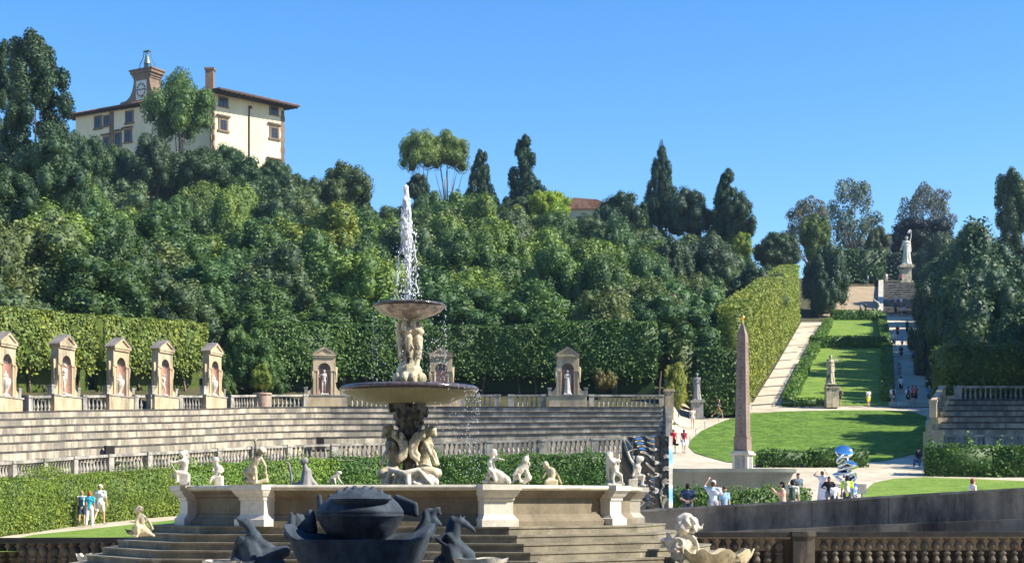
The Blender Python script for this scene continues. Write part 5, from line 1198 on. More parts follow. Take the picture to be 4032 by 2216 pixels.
# ---- centre foreground: great shaded vessel group
DV = 31.0; kv = DV/F; vx = X(1418, DV)
vb = tag(empty('shell_vessel', (vx, DV, gz0)), 'big blue-shaded carved stone vessel with crown-like ends, lid and wings, bottom centre', 'carved vessel')
vz = lambda py: Z(py, DV)-gz0
def boat(m_, prof, n=40, e=.75, lift=None):
    rs = []
    for (l, w_, z) in prof:
        ring = []
        for i in range(n):
            a = 2*math.pi*i/n; ca, sa = math.cos(a), math.sin(a); x = l*math.copysign(abs(ca)**e, ca); y = w_*math.copysign(abs(sa)**e, sa)
            ring.append((x, y, z+(lift(ca, sa, z) if lift else 0)))
        rs.append(ring)
    m_.rings(rs)
L_ = 300*kv
def up1(ca, sa, z): return (max(0, abs(ca)-.72)/.28)**1.6*62*kv*max(0, min(1, (z-vz(2160))/(vz(2122)-vz(2160))))
m_ = MB(); boat(m_, [(L_*.55, .5, 0), (L_*.62, .62, vz(2300)), (L_*.84, .85, vz(2190)), (L_*.93, .96, vz(2140)), (L_*.985, 1.0, vz(2128)), (L_*.985, 1.0, vz(2119)), (L_*.90, .88, vz(2119)), (L_*.7, .7, vz(2135)), (L_*.1, .1, vz(2140))], lift=up1)
m_.build('lower_bowl', M['vessel'], vb, smooth=True)
# crown of points on the left end, rolled scroll on the right end
m_ = MB()
for i, (cx, top, w_) in enumerate(((1150, 2006, 12), (1172, 2010, 11), (1190, 2016, 12), (1222, 2006, 26), (1140, 2034, 12))):
    x = (cx-1418)*kv; y = -.12+.05*i
    m_.cap((x, y, vz(2080)), (x*1.0, y, vz(top+14)), w_*kv*1.25, w_*kv*.7, 8); m_.cap((x, y, vz(top+16)), (x-3*kv, y, vz(top)), w_*kv*.65, 2*kv, 8)
for x0, y0, x1, y1, r_ in ((1140, 2100, 1150, 2060, 26), (1160, 2105, 1180, 2050, 30), (1195, 2110, 1215, 2060, 30), (1150, 2112, 1220, 2112, 20)): m_.cap(((x0-1418)*kv, 0, vz(y0)), ((x1-1418)*kv, 0, vz(y1)), r_*kv, r_*kv*.8)
remesh(m_.build('crown_end', M['vessel'], vb, smooth='all'), .03, 3)
m_ = MB()
for x0, y0, x1, y1, r_, r2_ in ((1650, 2105, 1680, 2050, 30, 22), (1680, 2050, 1676, 2015, 22, 14), (1676, 2015, 1690, 2006, 13, 11), (1700, 2035, 1712, 2010, 16, 13), (1712, 2010, 1724, 2004, 12, 13), (1728, 2016, 1735, 2024, 9, 7), (1706, 2040, 1722, 2056, 16, 14), (1722, 2056, 1735, 2066, 12, 8), (1710, 2060, 1700, 2090, 18, 16), (1640, 2112, 1690, 2108, 20, 22)):
    m_.cap(((x0-1418)*kv, 0, vz(y0)), ((x1-1418)*kv, 0, vz(y1)), r_*kv, r2_*kv)
remesh(m_.build('scroll_end', M['vessel'], vb, smooth='all'), .03, 2)
m_ = MB(); l2 = 172*kv; boat(m_, [(l2*.55, .35, vz(2135)), (l2*.72, .5, vz(2108)), (l2*.90, .66, vz(2065)), (l2*.97, .74, vz(2036)), (l2*1.0, .78, vz(2030)), (l2*1.0, .78, vz(2022)), (l2*.93, .7, vz(2018)), (l2*.1, .1, vz(2018))], e=.8)
m_.build('upper_bowl', M['vessel'], vb, smooth=True)
# lid shell: dome with a cleft, open mouth in front and an oval dish
m_ = MB(); boat(m_, [(l2*.97, .74, vz(2024)), (l2*1.0, .78, vz(2014)), (l2*.97, .74, vz(2004)), (l2*.86, .64, vz(1978)), (l2*.68, .50, vz(1951)), (l2*.44, .34, vz(1932)), (l2*.18, .15, vz(1922)), (l2*.03, .03, vz(1920))], e=.9, lift=lambda ca, sa, z: 0)
m_.build('lid', M['vessel'], vb, smooth='all')
m_ = MB()
for sx in (-1, 1):
    for q in range(4): m_.cap((sx*(.10+.16*q), -.02-.02*q, vz(1921)-.02*q*q), (sx*(.06+.16*q), -.60, vz(1955)-.10-.03*q*q), .07, .06)
remesh(m_.build('shell_ribs', M['vessel'], vb, smooth='all'), .03, 2)
m_ = MB(); dcx = (1430-1418)*kv; m_.lathe([(.02, vz(1985)), (118*kv*.7, vz(1985)), (118*kv, vz(1966)), (120*kv, vz(1962)), (112*kv, vz(1960)), (100*kv, vz(1968)), (.02, vz(1970))], dcx, -.45, 0, 36, 1, .55); m_.build('oval_dish', M['vessel'], vb, smooth=True)
for cx, cy_, sgn, hh in ((1640, 2000, 1, 40), (1256, 2012, -1, 24)):
    m_ = MB(); prev = None
    for j in range(8):
        f = j/7; m_.cap(((1560-1418)*kv*sgn+(0 if sgn > 0 else (1300-1276)*-kv), .2, vz(1955+f*50)), ((cx-1418)*kv+sgn*(-6+f*4)*kv, .1, vz(cy_-16+f*hh)), 12*kv, 11*kv)
    remesh(m_.build('wing', M['vessel'], vb, smooth='all'), .028, 1)
# flanking sea creatures
traced('sea_creature_statue', 31.8, 965, 2240, [((1000, 2200, 0), (985, 2150, 0), 60, 46), ((985, 2150, 0), (1000, 2115, 0), 44, 32), ((1000, 2115, 0), (985, 2082, 0), 26, 18), ((985, 2082, 0), (962, 2058, -4), 17, 15), ((962, 2056, -4), (940, 2046, -6), 14, 8), ((940, 2044, -6), (928, 2038, -6), 7, 5), ((962, 2070, -4), (944, 2066, -6), 9, 5), ((972, 2044, 0), (984, 2056, 0), 8, 9), ((990, 2062, 0), (1000, 2080, 0), 8, 10),
  ((950, 2120, -24), (935, 2140, -28), 16, 10), ((1010, 2118, -10), (1030, 2140, 0), 24, 22), ((1030, 2140, 0), (1075, 2165, 10), 26, 20), ((1040, 2190, 0), (1120, 2170, 0), 40, 26), ((940, 2215, -10), (1100, 2230, -10), 36, 34), ((930, 2160, -10), (925, 2230, -10), 14, 20)],
  'dark sea creature lifting its snout, left of the shaded vessel', mat='vessel', z=Z(2240, 31.8), vox=.03)
traced('horse_headed_statue', 31.8, 1790, 2240, [((1785, 2205, 0), (1775, 2160, 0), 50, 42), ((1775, 2160, 0), (1785, 2120, 0), 36, 30), ((1785, 2120, 0), (1795, 2075, 0), 30, 24), ((1790, 2052, 0), (1806, 2050, 0), 20, 20), ((1806, 2052, 0), (1832, 2062, 0), 20, 17), ((1832, 2062, 0), (1858, 2080, 0), 15, 11), ((1858, 2080, 0), (1868, 2090, 0), 11, 8), ((1812, 2036, -8), (1814, 2026, -10), 7, 4), ((1824, 2040, 8), (1830, 2030, 8), 7, 4),
  ((1780, 2040, 0), (1772, 2062, 4), 13, 15), ((1772, 2062, 4), (1768, 2090, 4), 15, 18), ((1748, 2110, -14), (1722, 2122, -20), 14, 11), ((1722, 2122, -20), (1750, 2140, -26), 11, 10), ((1790, 2135, -20), (1768, 2108, -24), 17, 14), ((1800, 2150, 0), (1845, 2185, 10), 34, 28), ((1740, 2218, 0), (1870, 2228, 0), 36, 32)],
  'winged figure with a horse-like head, right of the shaded vessel', mat='vessel', z=Z(2240, 31.8), vox=.03)
# ================================================================== FOREGROUND BALUSTRADES AND PARAPET
B3 = double_mesh(.94, .155)
D_ = 49.0
zr = Z(2118, D_)
balustrade('foreground balustrade with double balusters and black rail at bottom left', [Vector((X(-260, D_), D_, zr-1.25)), Vector((X(700, D_-1), D_-1, zr-1.2))], 1.26, B3, M['bal_brown'], .345, None, rail_mat=M['black_rail'], w=.42, piers=[], backing=.5)
D_ = 50.0; zr = Z(2094, D_)
balustrade('foreground balustrade in shade along the bottom right, brown lichened balusters', [Vector((X(2560, D_), D_, zr-1.30)), Vector((X(4500, D_), D_, zr-1.27))], 1.30, B3, M['bal_brown'], .36, None, rail_mat=M['black_rail'], w=.42, piers=[4.98], backing=.42, pier_w=.7)
# parapet wall of the ramp, its black stained face toward us, a thin pale coping on top
pw = tag(empty('ramp_parapet', W(3200, 2096, 55)), 'long blackened stone parapet rising to the right, people standing behind it', 'wall')
o0 = pw.location
pts = [(2440, 2011, 56.5), (2600, 2001, 56.3), (2900, 1984, 55.6), (3200, 1969, 54.8), (3500, 1950, 54.0), (3800, 1932, 53.2), (4032, 1919, 52.6), (4500, 1893, 51.5)]
m_, c_, f_ = MB(), MB(), MB()
P_ = [Vector((X(a, d), d, Z(b, d)))-o0 for a, b, d in pts]
for a, b in zip(P_, P_[1:]):
    h = 2.2
    k = int((b-a).length/1.45)
    for j in range(k):
        p, q = a.lerp(b, j/k), a.lerp(b, (j+1)/k); g = .012; u_ = (q-p).normalized()
        for za, zb in ((-.09-h, -1.05), (-1.04, -.09)):
            t_ = random.uniform(-.012, .012); seg_box(m_, p+u_*g+Vector((0, t_, 0)), q-u_*g+Vector((0, t_, 0)), .5, p.z+za, q.z+za, zb-za)
    seg_box(m_, a, b, .40, a.z-h-.10, b.z-h-.10, h-.02); seg_box(c_, a, b, .56, a.z-.085, b.z-.085, .085, ext=.012)
m_.build('wall', M['dark_wall'], pw); c_.build('coping', M['rail'], pw)
for (a0, b0, a1, b1, dd, nm) in ((2760, 2094, 4500, 2020, .55, 'lower_moulding'),):
    a = Vector((X(a0, 55.4), 55.4, Z(b0, 55.4)))-o0; b = Vector((X(a1, 51), 51, Z(b1, 51)))-o0
    seg_box(f_, a+Vector((0, -.32, 0)), b+Vector((0, -.32, 0)), .3, a.z-.5, b.z-.5, .5); 
f_.build('lower_moulding', M['dark_wall'], pw)
m_ = MB()
for a, b in zip(P_, P_[1:]): seg_box(m_, a+Vector((0, -.42, 0)), b+Vector((0, -.42, 0)), .12, a.z-1.04 if a.x < 0 else a.z-1.12, b.z-1.12, .035, ext=.01)
m_.build('cable', M['rail'], pw)
# ================================================================== MIRRORED SCULPTURES
mp = tag(empty('mirror_panel', (X(2546, 59.5), 59.5, terr(2546, 59.5))), 'tall rippled mirror steel panel standing right of the fountain', 'sculpture')
def mirror_sheet(x0, x1, z0, z1, fn, th, nx, nz, name, y=0):
    m_ = MB(); k = nz+1
    for off in (0, th):
        for i in range(nx+1):
            for j in range(nz+1):
                u, v = i/nx, j/nz; m_.v.append((lerp(x0, x1, u), y+(fn(u, v) if off == 0 else 0)+off, lerp(z0, z1, v)))
    n0 = (nx+1)*k
    for i in range(nx):
        for j in range(nz):
            a = i*k+j; m_.f.append((a, a+k, a+k+1, a+1)); m_.f.append((n0+a, n0+a+1, n0+a+k+1, n0+a+k))
    edge = [(i*k) for i in range(nx+1)]+[nx*k+j for j in range(1, k)]+[i*k+nz for i in range(nx-1, -1, -1)]+[j for j in range(nz-1, 0, -1)]
    for a, b in zip(edge, edge[1:]+edge[:1]): m_.f.append((a, n0+a, n0+b, b))
    return m_.build(name, M['mirror'], mp, smooth=True)
g_ = terr(2546, 59.5); s_ = 59.5/F; wx = lambda c: (c-2546)*s_; wz = lambda r: Z(r, 59.5)-g_
mirror_sheet(wx(2449), wx(2492), 0, wz(1720), lambda u, v: .03*math.sin(v*9+u*2), .12, 8, 60, 'edge_strip')
mirror_sheet(wx(2493), wx(2590), 0, wz(1716), lambda u, v: .010*math.sin(v*85+3*math.sin(v*13)+2.2*math.sin(u*6+v*3))*(.6+.4*math.cos(u*11+v*17))+.02*math.sin(u*6.3+v*5), .14, 30, 240, 'rippled_strip')
mirror_sheet(wx(2577), wx(2632), 0, wz(1718), lambda u, v: .011*math.sin(v*38+1.5*math.sin(v*9))*math.cos(u*3)+.02*math.sin(u*5), .14, 20, 150, 'brown_strip', -.16)
mirror_sheet(wx(2632), wx(2649), 0, wz(1716), lambda u, v: .04*math.sin(v*16)+.10*u, .30, 6, 80, 'side_strip', -.05)
ms = tag(empty('mirror_petal_column', (X(3336, 78), 78, terr(3336, 78))), 'tower of tilted mirror steel petals standing on the gravel', 'sculpture')
s_ = 78/F; g_ = terr(3336, 78)
for i, (cx, cy_, rx, rz_, tilt, lean) in enumerate(((3325, 1778, 30, 26, 78, 5), (3312, 1803, 24, 22, 70, -20), (3350, 1822, 32, 17, 22, -12), (3318, 1832, 26, 14, 20, 22), (3340, 1845, 36, 12, 8, 14), (3318, 1862, 34, 13, 15, 12), (3345, 1873, 30, 12, 25, -18), (3305, 1888, 28, 15, 50, 14), (3350, 1895, 26, 17, 40, -30), (3310, 1915, 24, 13, 22, 10), (3360, 1925, 26, 22, 60, -35), (3330, 1945, 30, 18, 35, 10), (3365, 1955, 24, 14, 40, -20))):
    m_ = MB(); ry = rx*.85; m_.ell((0, 0, 0), (rx*s_*1.25, ry*s_*1.1, .10), 32)
    o = m_.build('petal', M['mirror'], ms, ((cx-3336)*s_, random.uniform(-.1, .1), Z(cy_, 78)-g_), smooth='all'); o.rotation_euler = (R(-tilt*.9+8 if i % 2 else tilt*.9), R(lean), R(i*40))
m_ = MB(); m_.tube([(0, .1, 0), (0, .1, Z(1800, 78)-g_)], .10, 8); m_.build('stem', M['mirror'], ms, smooth=True)
# small signs
sg = tag(empty('sign_post', (X(3393, 77), 77, terr(3393, 77))), 'small grey-green information plate on a post beside the mirrored petals', 'sign')
m_ = MB(); m_.box(0, 0, .5, .05, .05, 1.0); m_.build('post', M['iron'], sg); m_ = MB(); m_.box(0, -.03, .95, .45, .05, .5); m_.build('plate', M['grey_marble'], sg)
sg = tag(empty('low_sign', (X(3432, 72), 72, terr(3432, 72))), 'low pale slanted notice board at the edge of the front lawn', 'sign')
m_ = MB(); m_.box(0, 0, .18, .05, .05, .36); m_.build('post', M['iron'], sg); m_ = MB(); m_.M = Matrix.Translation((0, 0, .40)) @ Matrix.Rotation(R(38), 4, 'X'); m_.box(0, 0, 0, .34, .26, .03); m_.build('board', cloth((.75, .8, .85)), sg)
# ================================================================== PEOPLE AND STANDING STATUES
UP = {'down': ((.16, .0, -1), (.06, .18, -1)), 'down2': ((.2, -.18, -.95), (.05, .05, -1)), 'behind': ((.30, -.32, -.9), (-.85, -.30, -.42)), 'phone': ((.25, .62, -.62), (-.35, .62, .72)),
      'up': ((.55, .45, .35), (-.5, .30, .9)), 'head': ((.8, .2, .35), (-.75, .25, .7)), 'hip': ((.7, -.15, -.75), (-.85, .25, -.35)), 'bent': ((.2, .1, -1), (-.45, .85, .15)), 'run': ((.15, -.65, -.75), (.0, .75, -.25)),
      'fwd': ((.12, .7, -.6), (0, .9, .1)), 'raised': ((.25, .1, 1), (.05, .15, 1)), 'out': ((1, .1, -.1), (.8, .2, .5))}
def skel(la='down', ra='down', step=0., sit=False, lean=0., headturn=0, wide=1., hip_sway=0):
    """joints of a 1.72 m body, facing +y"""
    J = {}; l = lean
    J['hip'] = Vector((hip_sway, 0, .93)); J['waist'] = Vector((0, .02+l*.2, 1.10)); J['chest'] = Vector((0, .02+l*.5, 1.30)); J['neck'] = Vector((0, .01+l*.75, 1.47)); J['head'] = Vector((0, .04+l*.95, 1.60))
    if sit:
        for k in ('hip', 'waist', 'chest', 'neck', 'head'): J[k] = J[k]-Vector((0, 0, .50))
    for s, n_, arm in ((-1, 'l', la), (1, 'r', ra)):
        sh = J['neck']+Vector((s*.185*wide, 0, -.06)); u, f = UP[arm]; u, f = Vector((u[0]*s, u[1], u[2])).normalized(), Vector((f[0]*s, f[1], f[2])).normalized()
        if arm == 'down' and step: u = (u+Vector((0, s*step*.5, 0))).normalized()
        el = sh+u*.29; wr = el+f*.25; hd = wr+f*.08; J['sh'+n_], J['el'+n_], J['wr'+n_], J['hd'+n_], J['fd'+n_] = sh, el, wr, hd, f
        hp = J['hip']+Vector((s*.095, 0, -.03))
        if sit: kn = hp+Vector((s*.08, .42, .06)); an = kn+Vector((0, .10, -.42))
        else:
            a = s*step*.55; kn = hp+Vector((s*.01, math.sin(a)*.43+(.05 if step else 0)*abs(a), -math.cos(a)*.43)); b = a if a > 0 else a*1.9; an = kn+Vector((0, math.sin(a*.3 if a > 0 else a*1.9)*.42, -math.cos(a*.3 if a > 0 else a*1.5)*.42))
            if not step: an = kn+Vector((s*.015, -.01, -.42))
        J['hp'+n_], J['kn'+n_], J['an'+n_] = hp, kn, an; J['toe'+n_] = an+Vector((s*.03, .15, -.045))
    return J
def body_caps(J, fem=False, fingers=True, w_=1.):
    c = []; a = c.append
    a((J['hip'], J['waist'], .125*w_, .112*w_)); a((J['waist'], J['chest'], .112*w_, .13*w_)); a((J['chest']+Vector((-.07*w_, 0, 0)), J['chest']+Vector((.07*w_, 0, 0)), .115*w_, .115*w_))
    a((J['hip']+Vector((-.06, 0, -.02)), J['hip']+Vector((.06, 0, -.02)), .115*w_, .115*w_)); a((J['chest'], J['neck'], .10, .055)); a((J['neck'], J['head'], .055, .062))
    h = J['head']; a((h+Vector((0, -.015, .035)), h+Vector((0, .0, .02)), .092, .090)); a((h+Vector((0, .035, -.03)), h+Vector((0, .045, -.075)), .062, .036)); a((h+Vector((0, .088, .01)), h+Vector((0, .105, -.025)), .012, .017))
    a((h+Vector((0, .080, -.062)), h+Vector((0, .084, -.062)), .024, .016))
    for s in (-1, 1): a((h+Vector((s*.086, 0, .01)), h+Vector((s*.092, -.01, -.02)), .018, .014))
    for n_ in 'lr':
        s = -1 if n_ == 'l' else 1
        a((J['neck']+Vector((s*.05, 0, -.05)), J['sh'+n_], .07, .062)); a((J['sh'+n_], J['el'+n_], .056, .043)); a((J['el'+n_], J['wr'+n_], .043, .029)); a((J['wr'+n_], J['hd'+n_], .028, .036))
        f = J['fd'+n_]; side = f.cross(Vector((0, 1, .1))).normalized() if abs(f.y) < .9 else Vector((1, 0, 0)); inn = side.cross(f).normalized()
        if fingers:
            for k in range(4):
                o_ = side*(.028*(k-1.5)/1.5); p = J['hd'+n_]+o_+f*.02; q = p+f*(.045-.006*abs(k-1.2))+inn*.008; a((p, q, .011, .010)); a((q, q+f*.025+inn*.022, .010, .008))
            a((J['wr'+n_]+f*.03-side*.03, J['hd'+n_]-side*.055+f*.01+inn*.02, .013, .010))
        else: a((J['hd'+n_], J['hd'+n_]+f*.06, .03, .022))
        a((J['hp'+n_], J['kn'+n_], .092*w_, .060)); k_, n2 = J['kn'+n_], J['an'+n_]; a((k_, k_.lerp(n2, .35), .058, .057)); a((k_.lerp(n2, .3), n2, .058, .036)); a((n2+Vector((0, -.03, -.02)), J['toe'+n_], .040, .030))
    return c
def add_caps(m_, caps, n=9):
    for c in caps: m_.cap(*c, n=n)
def person(px, D, h, label, face=0, top=(.5, .5, .5), bot=(.2, .2, .3), style='shorts', hair=(.05, .03, .02), hairlen=0, cap=None, pack=None, la='down', ra='down', step=0., skin='skin', lean=0, wide=1., z=None, sit=False, sleeves=True, shoe=(.25, .22, .2), bag=None, group='garden visitors', brim=True):
    """face: 0 looks away from the camera, 180 toward it"""
    J = skel(la, ra, step, sit, lean, wide=wide); near = D < 72; vx_ = .0135 if near else (.022 if D < 100 else .032 if D < 200 else .045)
    gz_ = (terr(px, D)+.1) if z is None else z; k = h/1.72
    lo = min(J['anl'].z, J['anr'].z)-.075 if not sit else .0
    m_ = MB(); m_.M = Matrix.Translation((0, 0, -lo)); add_caps(m_, body_caps(J, fingers=near, w_=wide))
    o = m_.build('person', M[skin], None, (X(px, D), D, gz_), R(face), smooth='all'); o.scale = (k, k, k); remesh(o, vx_, 1); tag(o, label, 'person', group)
    up = Matrix.Translation((0, 0, -lo)); vc = vx_*1.2
    def part(name, caps, c, ells=(), boxes=()):
        q = MB(); q.M = up; add_caps(q, caps)
        for e in ells: q.ell(*e)
        for b in boxes: q.box(*b)
        p = q.build(name, cloth(c), o, smooth='all'); remesh(p, vc, 1); return p
    g = .018*wide+.004; W_ = wide
    tc = [(J['hip']+Vector((0, 0, -.02)), J['waist'], .128*W_+g, .115*W_+g), (J['waist'], J['chest'], .115*W_+g, .132*W_+g), (J['chest']+Vector((-.075*W_, 0, 0)), J['chest']+Vector((.075*W_, 0, 0)), .115*W_+g, .115*W_+g), (J['chest'], J['neck']+Vector((0, 0, -.04)), .10+g, .06+g)]
    for n_, s in (('l', -1), ('r', 1)):
        tc.append((J['neck']+Vector((s*.05, 0, -.06)), J['sh'+n_], .068+g, .064+g))
        if sleeves: tc.append((J['sh'+n_], J['sh'+n_].lerp(J['el'+n_], .75 if sleeves is True else 1), .064+g*.8, .060))
        if sleeves == 'long': tc.append((J['el'+n_], J['wr'+n_], .058, .042))
    part('shirt' if style != 'dress' else 'dress_top', tc, top)
    if style == 'dress':
        z0 = (J['anl']+J['anr'])*.5; q = MB(); q.M = up
        rs = []
        for f, r_ in ((0, .15), (.25, .20), (.6, .24), (1, .30)):
            c_ = J['waist'].lerp(Vector((z0.x, z0.y, .04)), f); rs.append([(c_.x+r_*(1+.06*math.cos(7*t_))*math.cos(t_), c_.y+r_*.85*(1+.06*math.cos(7*t_))*math.sin(t_), c_.z) for t_ in [2*math.pi*i/24 for i in range(24)]])
        q.rings(rs); q.build('dress_skirt', cloth(bot), o, smooth='all')
    else:
        bc = [(J['hip']+Vector((-.06, 0, -.03)), J['hip']+Vector((.06, 0, -.03)), .118*W_+g, .118*W_+g), (J['hip'], J['waist']+Vector((0, 0, -.06)), .124*W_+g*.7, .112*W_+g*.7)]
        for n_ in 'lr':
            f = {'shorts': .72, 'mini': .35, 'trousers': 1}[style]; bc.append((J['hp'+n_], J['hp'+n_].lerp(J['kn'+n_], f), .094*W_+g, lerp(.085, .072, f)+g))
            if style == 'trousers': bc.append((J['kn'+n_], J['an'+n_]+Vector((0, 0, .02)), .074+g*.6, .056+g*.5))
        part('trousers' if style == 'trousers' else 'shorts', bc, bot)
    hd = J['head']
    part('hair', [(hd+Vector((0, -.03, .045)), hd+Vector((0, -.035, .0)), .102, .092), (hd+Vector((0, .02, .075)), hd+Vector((0, -.02, .08)), .078, .085)]+([(hd+Vector((0, -.05, 0)), hd+Vector((0, -.075, -.10-hairlen)), .088, .05)] if hairlen else []), hair)
    if cap:
        part('cap', [(hd+Vector((0, -.01, .075)), hd+Vector((0, .01, .075)), .103, .100)]+([(hd+Vector((-.035, .11, .055)), hd+Vector((.035, .11, .055)), .022, .022), (hd+Vector((-.04, .15, .048)), hd+Vector((.04, .15, .048)), .016, .016)] if brim else [(hd+Vector((.10*math.cos(t_), .10*math.sin(t_), .05)), hd+Vector((.15*math.cos(t_), .15*math.sin(t_), .04)), .02, .014) for t_ in [i*.5236 for i in range(12)]]), cap)
    if pack:
        c0_ = J['chest']+Vector((0, -.20, -.08))
        p = part('backpack', [(c0_+Vector((0, 0, .12)), c0_+Vector((0, -.01, -.17)), .125, .14), (c0_+Vector((0, -.08, -.12)), c0_+Vector((0, -.08, -.02)), .08, .07)]+[(J['chest']+Vector((s*.11, .115*W_, .10)), J['chest']+Vector((s*.12, -.16, .10)), .024, .024) for s in (-1, 1)]+[(J['chest']+Vector((s*.12, -.16, .12)), J['neck']+Vector((s*.10, .03, .0)), .024, .024) for s in (-1, 1)], pack)
    if bag:
        h_ = J['hdr']; part('handbag', [(h_+Vector((0, 0, -.10)), h_+Vector((0, 0, -.24)), .02, .09), (h_+Vector((-.04, 0, -.22)), h_+Vector((.08, 0, -.22)), .08, .08)], bag)
    if not sit or True:
        q = MB(); q.M = up
        for n_ in 'lr': q.cap(J['an'+n_]+Vector((0, -.035, -.035)), J['toe'+n_]+Vector((0, .01, -.005)), .048, .038)
        p = q.build('shoes', cloth(shoe), o, smooth='all'); remesh(p, vc, 0)
    if near and face not in (0,):
        q = MB(); q.M = up
        for s in (-1, 1): q.ell(hd+Vector((s*.033, .084, .012)), .0135, 6)
        q.build('eyes', cloth((.03, .02, .02)), o)
    return o
WH = (.80, .80, .84); BK = (.02, .02, .025); NAVY = (.03, .05, .11); DEN = (.13, .22, .32)
# three walkers by the left hedge
person(322, 70, 1.52, 'walker in white top with blue backpack and dark skirt, left of three by the hedge', 5, (.78, .72, .62), NAVY, 'shorts', (.35, .26, .16), pack=(.05, .14, .22), step=.25, sleeves=False)
person(353, 69.6, 1.50, 'red-haired walker in turquoise shirt and white trousers by the left hedge', -5, (.05, .42, .62), (.80, .80, .84), 'trousers', (.50, .12, .05), step=.3, shoe=WH)
person(393, 70.8, 1.78, 'tall walker in white cap, white shirt and pale shorts by the left hedge', -18, WH, (.62, .58, .50), 'shorts', (.3, .2, .12), cap=(.85, .82, .75), step=.55, wide=1.22)
# people behind the parapet
pz_ = lambda py, D, h: Z(py, D)-h
person(2708, 61.5, 1.74, 'dark-haired man in navy shirt, hands clasped behind his back, behind the parapet', -8, NAVY, (.1, .1, .14), 'trousers', BK, la='behind', ra='behind', z=pz_(1904, 61.5, 1.77), wide=1.08)
person(2808, 61, 1.80, 'man in white cap and pale blue shirt raising a camera behind the parapet', -25, (.62, .70, .80), (.3, .3, .35), 'trousers', (.12, .07, .04), cap=(.82, .80, .76), la='up', ra='phone', z=pz_(1893, 61, 1.83), wide=1.12)
person(2852, 62.5, 1.62, 'person in light blue shirt standing half behind the man with the camera', 200, (.30, .48, .72), (.2, .2, .3), 'trousers', (.10, .06, .04), z=pz_(1917, 62.5, 1.64), pack=NAVY)
person(3083, 61, 1.68, 'black-haired woman in pinkish top holding up a phone by the hedge end', 75, (.60, .40, .32), (.3, .25, .22), 'shorts', BK, .28, la='phone', ra='phone', z=pz_(1898, 61, 1.70), sleeves=False)
person(3120, 61.6, 1.76, 'man with a dark backpack over a white shirt beside the black-haired woman', -12, (.70, .66, .56), (.2, .2, .2), 'shorts', BK, pack=(.05, .09, .08), z=pz_(1890, 61.6, 1.78))
person(3142, 74, 1.74, 'man of whom only the head and grey collar show above the low hedge end', 200, (.12, .16, .2), (.1, .1, .1), 'trousers', (.10, .06, .05), z=pz_(1864, 74, 1.76))
person(3238, 78.5, 1.66, 'woman in a long white dress, hands raised to her head', 10, (.84, .80, .90), (.84, .80, .92), 'dress', (.22, .10, .06), la='head', ra='up', z=terr(3238, 78.5)+.06, sleeves=False)
person(3264, 74, 1.64, 'woman in black T-shirt and denim shorts beside the white dress', 178, BK, DEN, 'mini', (.08, .04, .03), .15, la='bent', ra='hip', skin='skin_dark', z=pz_(1877, 74, 1.66))
person(3285, 73, 1.34, 'child in white T-shirt and dark shorts standing before the black T-shirt woman', 5, (.78, .80, .92), (.04, .05, .09), 'shorts', BK, z=pz_(1903, 73, 1.36))
person(3336, 71, 1.72, 'person in yellow hi-vis vest with a pale backpack before the mirrored petals', -15, (.62, .85, .05), (.04, .07, .12), 'trousers', BK, pack=(.60, .58, .42), z=pz_(1874, 71, 1.74), wide=1.1, skin='skin_dark')
person(3828, 60, 1.62, 'person in brown cap and white top cut off by the parapet at right', -80, (.80, .74, .72), (.3, .3, .3), 'shorts', (.14, .08, .05), cap=(.36, .18, .14), z=pz_(1884, 60, 1.66), sleeves=False)
# on the gravel and walks
def on(px, feet, h, label, **k):
    D = hit(px, feet); return person(px, D, h, label, **k)
on(2652, 1786, 1.64, 'woman in red top and dark shorts carrying a black bag on the gravel', face=-15, top=(.75, .03, .06), bot=BK, hair=(.30, .12, .06), hairlen=.12, step=.3, sleeves=False, bag=BK)
on(2693, 1788, 1.66, 'woman in dark red top and white shorts walking on the gravel', face=10, top=(.30, .03, .06), bot=WH, hair=(.10, .03, .03), hairlen=.2, step=.3, sleeves=False)
on(2727, 1690, 1.66, 'woman in white top with bare legs walking up beside the lawn', face=0, top=(.80, .76, .62), bot=(.75, .7, .6), style='mini', hair=(.25, .14, .08), step=.35, sleeves=False)
on(2829, 1652, 1.74, 'runner in grey T-shirt and brown shorts left of the obelisk', face=-75, top=(.07, .10, .10), bot=(.28, .17, .08), hair=(.2, .1, .06), la='run', ra='run', step=1.1)
on(3305, 1606, 1.72, 'woman in black top and bare legs beside the shaded statue pedestal', face=-30, top=NAVY, bot=BK, style='mini', hair=(.40, .22, .12), hairlen=.15, ra='hip', sleeves=False)
on(3420, 1606, 1.62, 'woman in white top and bright yellow shorts on the cross path', face=12, top=(.75, .72, .68), bot=(.90, .80, .05), hair=(.12, .07, .05), step=.25)
on(3516, 1603, 1.78, 'man in white T-shirt, denim shorts and blue backpack on the cross path', face=5, top=(.80, .78, .74), bot=DEN, hair=(.06, .04, .03), pack=NAVY, step=.3, wide=1.12)
on(3576, 1600, 1.74, 'person in white shirt and black shorts with black backpack on the cross path', face=-10, top=WH, bot=BK, hair=BK, pack=NAVY, step=.4)
on(3606, 1596, 1.76, 'person in red shirt and dark shorts on the cross path', face=30, top=(.62, .09, .09), bot=(.06, .03, .04), hair=(.3, .13, .08), step=.2, sleeves=False)
on(3594, 1592, 1.68, 'person in pinkish red half hidden behind the red shirt', face=20, top=(.50, .16, .16), bot=(.08, .04, .05), hair=(.2, .1, .08))
on(3548, 1556, 1.74, 'person in white shirt adjusting a bag, first on the stair walk', face=20, top=WH, bot=BK, hair=BK, la='hip', ra='down')
on(3660, 1597, 1.74, 'person in bright blue shirt by the end of the stair balustrade', face=0, top=(.05, .22, .62), bot=(.05, .08, .18), hair=(.30, .40, .45), cap=(.25, .4, .45))
